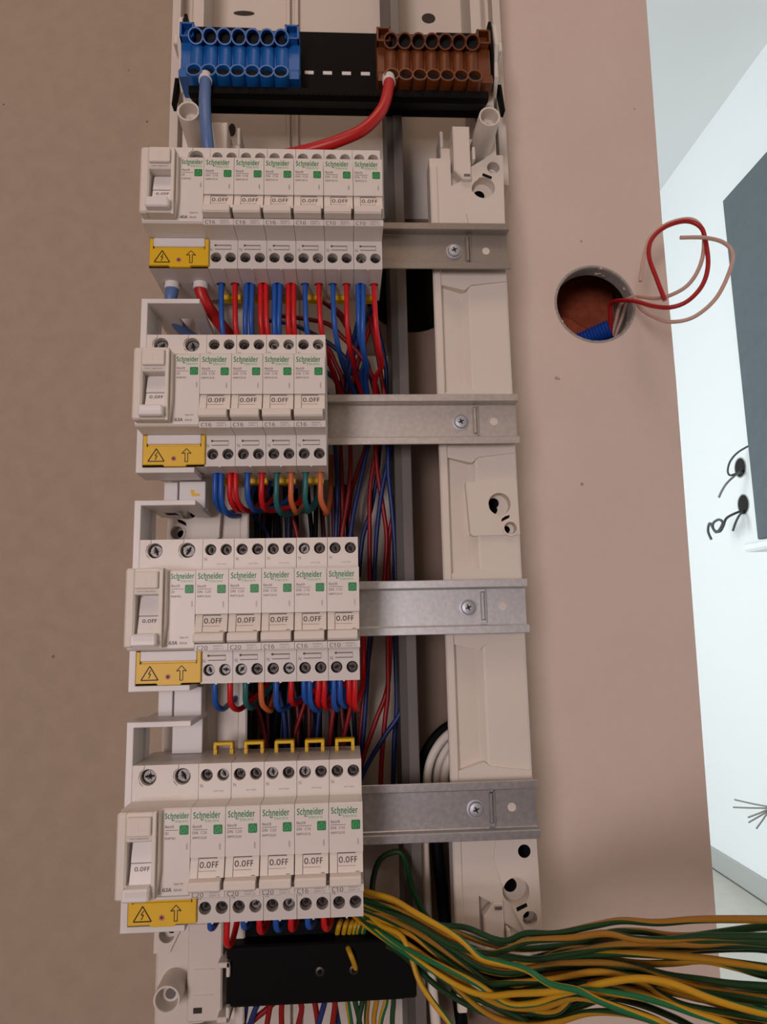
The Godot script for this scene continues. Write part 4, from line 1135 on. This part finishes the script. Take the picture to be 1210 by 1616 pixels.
	wire("upright_cable", "straight grey white cable rising left of the right upright under the bottom rail", pixels([[668, 1290], [669, 1330], [671, 1380], [673, 1430], [676, 1500], [682, 1560], [690, 1640]], -48, -44), 3.4, M.cable_white)
	wire("dark_cable", "black cable falling behind the grey white one near the panel bottom", pixels([[686, 1290], [690, 1340], [697, 1400], [702, 1450], [716, 1530], [732, 1640]], -62, -56), 4.2, M.black)
	wire("green_rising_wire", "single dark green wire arching up below the bottom rail and down again", [at(588, 1430, -20), at(588, 1392, -28), at(600, 1356, -30), at(628, 1344, -30), at(640, 1360, -26), at(650, 1400, -14), at(668, 1440, 10), at(690, 1470, 30)], 1.8, mat(Color(0.07, 0.27, 0.13), 0.45))

# ---------------------------------------------------------------- the sheaf of earth wires
func level(p: Array, x: float) -> float:
	for k in p.size() - 1:
		if p[k][0] <= x and p[k + 1][0] > x: return lerpf(p[k][1], p[k + 1][1], (x - p[k][0]) / (p[k + 1][0] - p[k][0]))
	return p[0][1] if x < p[0][0] else p[p.size() - 1][1] + (x - p[p.size() - 1][0]) * 0.3

func build_earth() -> void:
	var paths := [
		[[570, 1410], [619, 1419], [655, 1440], [690, 1459], [735, 1464], [780, 1482], [803, 1484], [830, 1473], [878, 1473], [935, 1461], [980, 1453], [1037, 1456], [1105, 1451], [1215, 1451], [1260, 1452]],
		[[572, 1425], [640, 1450], [710, 1490], [770, 1504], [800, 1498], [834, 1485], [902, 1480], [956, 1473], [1003, 1482], [1054, 1483], [1105, 1478], [1156, 1478], [1215, 1478], [1260, 1478]],
		[[566, 1420], [650, 1462], [720, 1500], [790, 1528], [870, 1512], [940, 1495], [1003, 1487], [1061, 1482], [1139, 1471], [1215, 1460], [1260, 1455]],
		[[572, 1418], [640, 1440], [700, 1474], [760, 1502], [800, 1509], [844, 1514], [902, 1505], [969, 1492], [1037, 1488], [1105, 1490], [1156, 1485], [1215, 1488], [1260, 1488]],
		[[568, 1432], [640, 1462], [720, 1514], [790, 1536], [841, 1529], [902, 1511], [969, 1505], [1037, 1507], [1105, 1512], [1156, 1519], [1215, 1527], [1260, 1533]],
		[[574, 1440], [619, 1443], [667, 1470], [714, 1499], [756, 1526], [797, 1535], [834, 1530], [885, 1521], [952, 1519], [1003, 1526], [1054, 1539], [1105, 1546], [1156, 1553], [1215, 1557], [1260, 1560]],
		[[583, 1455], [619, 1465], [649, 1475], [684, 1502], [726, 1532], [768, 1553], [800, 1552], [868, 1546], [936, 1534], [986, 1539], [1037, 1549], [1088, 1563], [1139, 1571], [1215, 1581], [1260, 1586]],
		[[575, 1440], [640, 1468], [700, 1510], [760, 1550], [820, 1590], [878, 1597], [919, 1556], [969, 1546], [1010, 1549], [1044, 1570], [1080, 1587], [1139, 1598], [1215, 1608], [1260, 1616]],
		[[570, 1455], [619, 1490], [664, 1520], [723, 1556], [768, 1571], [812, 1568], [861, 1566], [900, 1562], [952, 1566], [1003, 1572], [1051, 1584], [1098, 1600], [1150, 1616], [1200, 1640]],
		[[606, 1475], [643, 1499], [693, 1523], [753, 1553], [800, 1583], [844, 1583], [878, 1571], [912, 1562], [960, 1550], [1010, 1544], [1060, 1552], [1120, 1575], [1170, 1590], [1215, 1600], [1260, 1606]],
		[[600, 1460], [631, 1475], [646, 1502], [661, 1547], [684, 1583], [711, 1616], [740, 1660]],
		[[660, 1530], [693, 1559], [738, 1586], [783, 1606], [812, 1616], [860, 1650]],
		[[620, 1478], [665, 1515], [738, 1568], [790, 1592], [830, 1612], [880, 1650]],
		[[572, 1448], [640, 1478], [700, 1525], [770, 1578], [840, 1598], [900, 1588], [950, 1574], [1000, 1582], [1050, 1600], [1100, 1625], [1150, 1660]],
		[[575, 1405], [619, 1419], [655, 1440], [708, 1470], [735, 1490], [759, 1512], [790, 1520], [830, 1530], [868, 1553], [912, 1563], [946, 1580], [1003, 1600], [1047, 1616], [1100, 1645]],
		[[578, 1450], [630, 1482], [690, 1532], [750, 1570], [810, 1604], [860, 1607], [910, 1590], [960, 1572], [1020, 1562], [1090, 1572], [1150, 1590], [1215, 1612], [1260, 1630]],
		[[573, 1430], [630, 1448], [680, 1486], [740, 1540], [800, 1568], [850, 1560], [905, 1540], [960, 1528], [1020, 1532], [1080, 1552], [1140, 1566], [1215, 1572], [1260, 1572]],
		[[574, 1446], [640, 1470], [690, 1494], [750, 1538], [810, 1556], [870, 1538], [930, 1530], [990, 1530], [1050, 1545], [1110, 1556], [1160, 1568], [1215, 1590], [1260, 1600]],
		[[565, 1424], [640, 1456], [708, 1486], [770, 1520], [830, 1522], [890, 1500], [950, 1496], [1010, 1492], [1080, 1484], [1150, 1482], [1215, 1484], [1260, 1486]],
		[[580, 1458], [640, 1500], [700, 1545], [770, 1600], [830, 1618], [880, 1612], [930, 1598], [990, 1600], [1050, 1618], [1100, 1640]],
		[[572, 1436], [620, 1452], [672, 1480], [735, 1524], [786, 1560], [840, 1574], [900, 1552], [960, 1556], [1020, 1570], [1080, 1592], [1140, 1612], [1215, 1640]],
		[[574, 1452], [640, 1488], [716, 1542], [786, 1584], [850, 1590], [910, 1574], [980, 1590], [1040, 1612], [1080, 1640]],
	]
	var own := paths.size()
	for q in [[0, 3, 0.5], [1, 4, 0.45], [3, 5, 0.6], [5, 6, 0.4], [6, 7, 0.35], [4, 18, 0.5], [16, 17, 0.5], [7, 20, 0.5], [5, 16, 0.55]]:     # more wires that run between their neighbours
		var pa: Array = paths[q[0]]
		var pb: Array = paths[q[1]]
		var mixed := []
		for k in 15:
			var x := lerpf(574.0, 1255.0, k / 14.0)
			mixed.append([x, lerpf(level(pa, x), level(pb, x), q[2] + 0.15 * sin(k * 1.3 + q[0])) + rng.randf_range(-3.0, 3.0)])
		paths.append(mixed)
	var order := []
	for i in paths.size():
		var p: Array = paths[i]
		var y := 2000.0
		for k in p.size() - 1:
			if p[k][0] <= 1000.0 and p[k + 1][0] > 1000.0: y = lerpf(p[k][1], p[k + 1][1], (1000.0 - p[k][0]) / (p[k + 1][0] - p[k][0]))
		order.append([y, i])
	order.sort()
	var rank := {}
	for k in order.size(): rank[order[k][1]] = k
	var kinds := [1, 1, 0, 1, 0, 1, 0, 0, 2, 2, 2, 1, 1, 1, 2, 0, 0, 1, 1, 0, 1, 0, 1, 1, 0, 1, 1, 1, 0, 1, 1]
	for i in paths.size():
		var p: Array = paths[i]
		var pts := []
		var lift: float = [4, 8, -4, 2, -2, 0, 4, 2, 14, 12, 10, 2, 4, -6, 22, -2, 0, -4, -8, 6, 2, 8, -10, -12, -8, -10, -6, -14, -10, -4, -12][i]
		for q in p:
			var f := clampf((q[0] - 565.0) / 560.0, 0.0, 1.2)
			pts.append(at(q[0], q[1], lerpf(-6.0, 130.0, pow(f, 0.8)) + lift * smoothstep(0.0, 0.2, f)))
		var last: Vector3 = pts[pts.size() - 1]
		for d in [Vector3(45, -12, 8), Vector3(95, -60, 10), Vector3(125, -150, 6), Vector3(132, -260, 0)]: pts.append(last + d + Vector3(i % 5 * 4.0, -i % 3 * 6.0, i % 4 * 3.0))
		var st := mb()
		var first: Vector3 = pts[0]
		tube(st, [first + Vector3(-16, 4, -22), first + Vector3(-8, 3, -12)] + pts, 1.55, 10, 0.004 + 0.004 * rng.randf(), rng.randf() * 1.0)
		var o := obj("earth_wire", st, M["earth_%d" % kinds[i]])
		var lab := "%s green and yellow earth wire from the top where the sheaf crosses the wall" % ORD[rank[i]]
		if order[rank[i]][0] > 1990.0 and i < own: lab = ["yellow earth wire dropping steeply from the sheaf past the black carrier corner", "dark green earth wire on the underside of the sheaf, dropping out at the bottom", "green earth wire falling out of the sheaf just right of the steep yellow one"][(i - 10) % 3]
		tag(o, lab, "earth wire", "green and yellow earth wires")
	# short ends that enter the earth bar from above and leave below it
	for i in 6:
		var x: float = [534, 544, 553, 560, 566, 575][i]
		var st := mb()
		tube(st, [at(x + 10, 1446, -22), at(x + 3, 1456, -8), at(x, 1464, -6), at(x - 2, 1476, -9), at(x - 2, 1490, -14)], 1.6, 10, 0.004, 0.35 + 0.05 * i)
		tag(obj("earth_wire_end", st, M.earth_2), "%s short yellow earth wire end from the left entering the black carrier" % ORD[i], "earth wire", "short earth wire ends above the carrier")
	st_bit()
	for i in 7:
		var x: float = [546, 558, 570, 578, 592, 607, 619][i]
		var st := mb()
		tube(st, [at(x, 1560, -10), at(x + 2, 1580, -10), at(x + [6, 8, -3, 0, -2, -5, 0][i], 1605, -10), at(x + [12, 14, -5, 2, -2, -12, 0][i], 1650, -10)], 1.6, 10, 0.003, 0.2 * i)
		tag(obj("hanging_earth_wire", st, M["earth_%d" % [2, 0, 1, 1, 0, 2, 0][i]]), "%s green and yellow wire from the left hanging out under the black carrier" % ORD[i], "earth wire", "earth wires hanging under the carrier")

func st_bit() -> void:
	var st := mb()
	tube(st, [at(549, 1496, 2), at(553, 1506, 6), at(557, 1516, 5), at(561, 1528, 1)], 1.5, 10, 0.004, 0.4)
	tag(obj("earth_wire_stub", st, M.earth_2), "short yellow stub of wire standing out of the black carrier's front", "earth wire")

# ---------------------------------------------------------------- the sawn hole with its conduit and wires
func build_hole() -> void:
	var st := mb()
	# hollow brick behind the board, broken open along a slanting edge
	prism(st, PackedVector2Array([Vector2(150, 140), Vector2(262, 140), Vector2(262, 250), Vector2(150, 250)]), Transform3D(Basis.IDENTITY, Vector3(0, 0, -180)), 14)
	prism(st, PackedVector2Array([Vector2(160, 130), Vector2(243, 130), Vector2(238, 156), Vector2(236, 176), Vector2(230, 184), Vector2(220, 190), Vector2(212, 196), Vector2(200, 199), Vector2(188, 203), Vector2(160, 204)]), Transform3D(Basis.IDENTITY, Vector3(0, 0, -166)), 30, 2.0)
	tag(obj("hollow_brick", st, M.terracotta), "broken terracotta hollow brick seen inside the round hole in the wall", "brick")
	st = mb()
	lathe(st, Transform3D(Basis.IDENTITY, Vector3(215, 188, WALL_Z - 13)), PackedVector2Array([Vector2(33.0, 0), Vector2(34.5, 13.2), Vector2(32.6, 13.5), Vector2(32.2, 12.0), Vector2(32.4, 0)]), 48)
	var rim := obj("hole_rim", st, M.gypsum)
	tag(rim, "rough grey gypsum rim of the round hole in the painted wall", "hole rim")
	for i in 16:
		st = mb()
		var a := rng.randf() * TAU
		var c := Vector3(215 + cos(a) * 32.6, 188 + sin(a) * 32.6, WALL_Z - rng.randf_range(0.0, 9.0))
		lathe(st, frame_of(c, Vector3(-cos(a), -sin(a), 0.4)), PackedVector2Array([Vector2(rng.randf_range(1.2, 2.6), 0), Vector2(rng.randf_range(0.8, 1.6), 0.6), Vector2(0, 1.1)]), 7, false)
		obj("gypsum_crumb", st, M.gypsum if i % 3 else M.paint, rim)
	st = mb()
	var prof := PackedVector2Array()
	for i in 26:
		prof.append(Vector2(8.6 if i % 2 else 7.4, i * 1.3))
	lathe(st, frame_of(at(905, 545, -122), Vector3(1.0, 0.32, 0.55)), prof, 24)
	tag(obj("blue_conduit", st, M.conduit), "blue corrugated conduit end at the bottom of the round hole", "conduit")
	wire("red_loop_wire", "red wire looping out of the round hole in the painted wall", [at(963, 528, -112), at(963, 505, -106), at(963, 482, -98), at(972, 475, -86), at(1000, 475, -60), at(1030, 483, -40), at(1058, 485, -30), at(1085, 475, -25), at(1108, 450, -22), at(1117, 418, -22), at(1113, 380, -24), at(1105, 358, -26), at(1082, 349, -28), at(1050, 358, -30), at(1028, 378, -32), at(1024, 405, -32), at(1036, 440, -30), at(1049, 474, -28)], 1.7, M.loop_red)
	wire("pinkish_loop_wire", "pale pinkish grey wire looping widest from the round hole, its end on top", [at(966, 530, -116), at(972, 505, -108), at(980, 480, -96), at(1000, 470, -80), at(1012, 488, -62), at(1036, 502, -44), at(1060, 508, -34), at(1095, 500, -26), at(1130, 470, -22), at(1152, 425, -20), at(1155, 398, -20), at(1140, 382, -20), at(1110, 375, -20), at(1073, 375, -22)], 1.5, M.pinkish)
	wire("pinkish_tail_wire", "pale pinkish grey wire beside the red loop, its end hanging at left", [at(970, 532, -118), at(982, 500, -108), at(990, 474, -92), at(1005, 468, -76), at(1035, 471, -52), at(1060, 465, -38), at(1085, 450, -30), at(1102, 425, -26), at(1110, 395, -26), at(1108, 362, -29), at(1090, 346, -32), at(1056, 352, -34), at(1028, 372, -36), at(1017, 402, -38), at(1010, 444, -40)], 1.5, M.pinkish)

# ---------------------------------------------------------------- the room beyond
func on_side(px: float, py: float, out: float) -> Vector3:     # a point on (or out from) the bright side wall
	var d := CAM_X * ((px - 605.0) / 1120.0) - CAM_Y * ((py - 808.0) / 1120.0) - CAM_Z
	return CAM + d * ((SIDE_X - out - CAM.x) / d.x)

func build_far() -> void:
	var st := mb()
	box(st, Vector3(SIDE_X - 45, 175, -1790), Vector3(SIDE_X - 0.5, 1385, -700), 3.0)
	box(st, Vector3(SIDE_X - 47, 172, -1250), Vector3(SIDE_X - 44, 1385, -1246))
	tag(obj("slate_panel", st, M.slate), "tall slate grey flat panel fixed to the bright wall beyond", "panel")
	st = mb()
	var a: Vector3 = on_side(1200, 862, 0.0)
	box(st, Vector3(SIDE_X - 90, a.y - 25, -1800), Vector3(SIDE_X, a.y + 6, -900), 8.0)
	tag(obj("white_ledge", st, M.far_wall), "white ledge at the lower end of the slate grey panel", "ledge")
	var k := 0
	for c in [[1168, 738], [1173, 796]]:
		st = mb()
		var p := on_side(c[0], c[1], 0.0)
		lathe(st, frame_of(p, Vector3(-1, 0, 0)), PackedVector2Array([Vector2(37, 0), Vector2(37, 2), Vector2(34, 2), Vector2(33, 0.5)]), 28)
		var o := obj("socket_box", st, M.skirting)
		tag(o, ["upper round cable opening in the bright wall beside the slate panel", "lower round cable opening in the bright wall beside the slate panel"][k], "socket box", "round cable openings in the bright wall")
		st = mb()
		lathe(st, frame_of(p, Vector3(-1, 0, 0)), PackedVector2Array([Vector2(33, 0.6), Vector2(0, 0.6)]), 28)
		obj("dark_inside", st, M.pit, o)
		k += 1
	wire("dark_hook_wire", "dark wire rising in a curve from the upper cable opening", [on_side(1171, 742, 0), on_side(1164, 746, 30), on_side(1152, 750, 60), on_side(1148, 743, 70), on_side(1152, 728, 60), on_side(1164, 714, 40), on_side(1184, 702, 10)], 3.5, M.grey_wire)
	wire("pale_hook_wire", "greyish wire hanging down to the left from the upper cable opening", [on_side(1171, 742, 0), on_side(1160, 750, 40), on_side(1147, 762, 70), on_side(1139, 774, 80), on_side(1134, 785, 85)], 4.0, mat(Color(0.5, 0.5, 0.5), 0.5))
	wire("curled_grey_wire", "grey wire curling at its end below the lower cable opening", [on_side(1172, 806, 0), on_side(1160, 810, 30), on_side(1146, 818, 60), on_side(1141, 830, 70), on_side(1135, 839, 80), on_side(1126, 836, 90), on_side(1125, 826, 95), on_side(1134, 820, 90), on_side(1140, 826, 85), on_side(1130, 840, 80), on_side(1120, 826, 90), on_side(1117, 838, 95), on_side(1122, 851, 95)], 4.5, M.grey_wire)
	wire("short_grey_wire", "short grey wire hanging straight below the lower cable opening", [on_side(1173, 806, 0), on_side(1166, 814, 30), on_side(1160, 826, 50), on_side(1156, 838, 60)], 4.0, M.grey_wire)
	var ends := [[1159, 1262], [1157, 1274], [1180, 1290], [1181, 1298], [1193, 1308]]
	for i in 5:
		wire("stripped_wire", ["topmost", "second and longest", "middle", "fourth", "lowest"][i] + " thin grey wire end of the fan low on the bright wall", [on_side(1232, 1276, 10), on_side(1212, 1276 + (i - 1.2) * 2.5, 60), on_side(lerpf(1212, ends[i][0], 0.5), lerpf(1276 + (i - 1) * 2, ends[i][1], 0.5), 80), on_side(ends[i][0], ends[i][1], 100)], 2.6, M.pale_wire, "fan of thin grey wire ends")
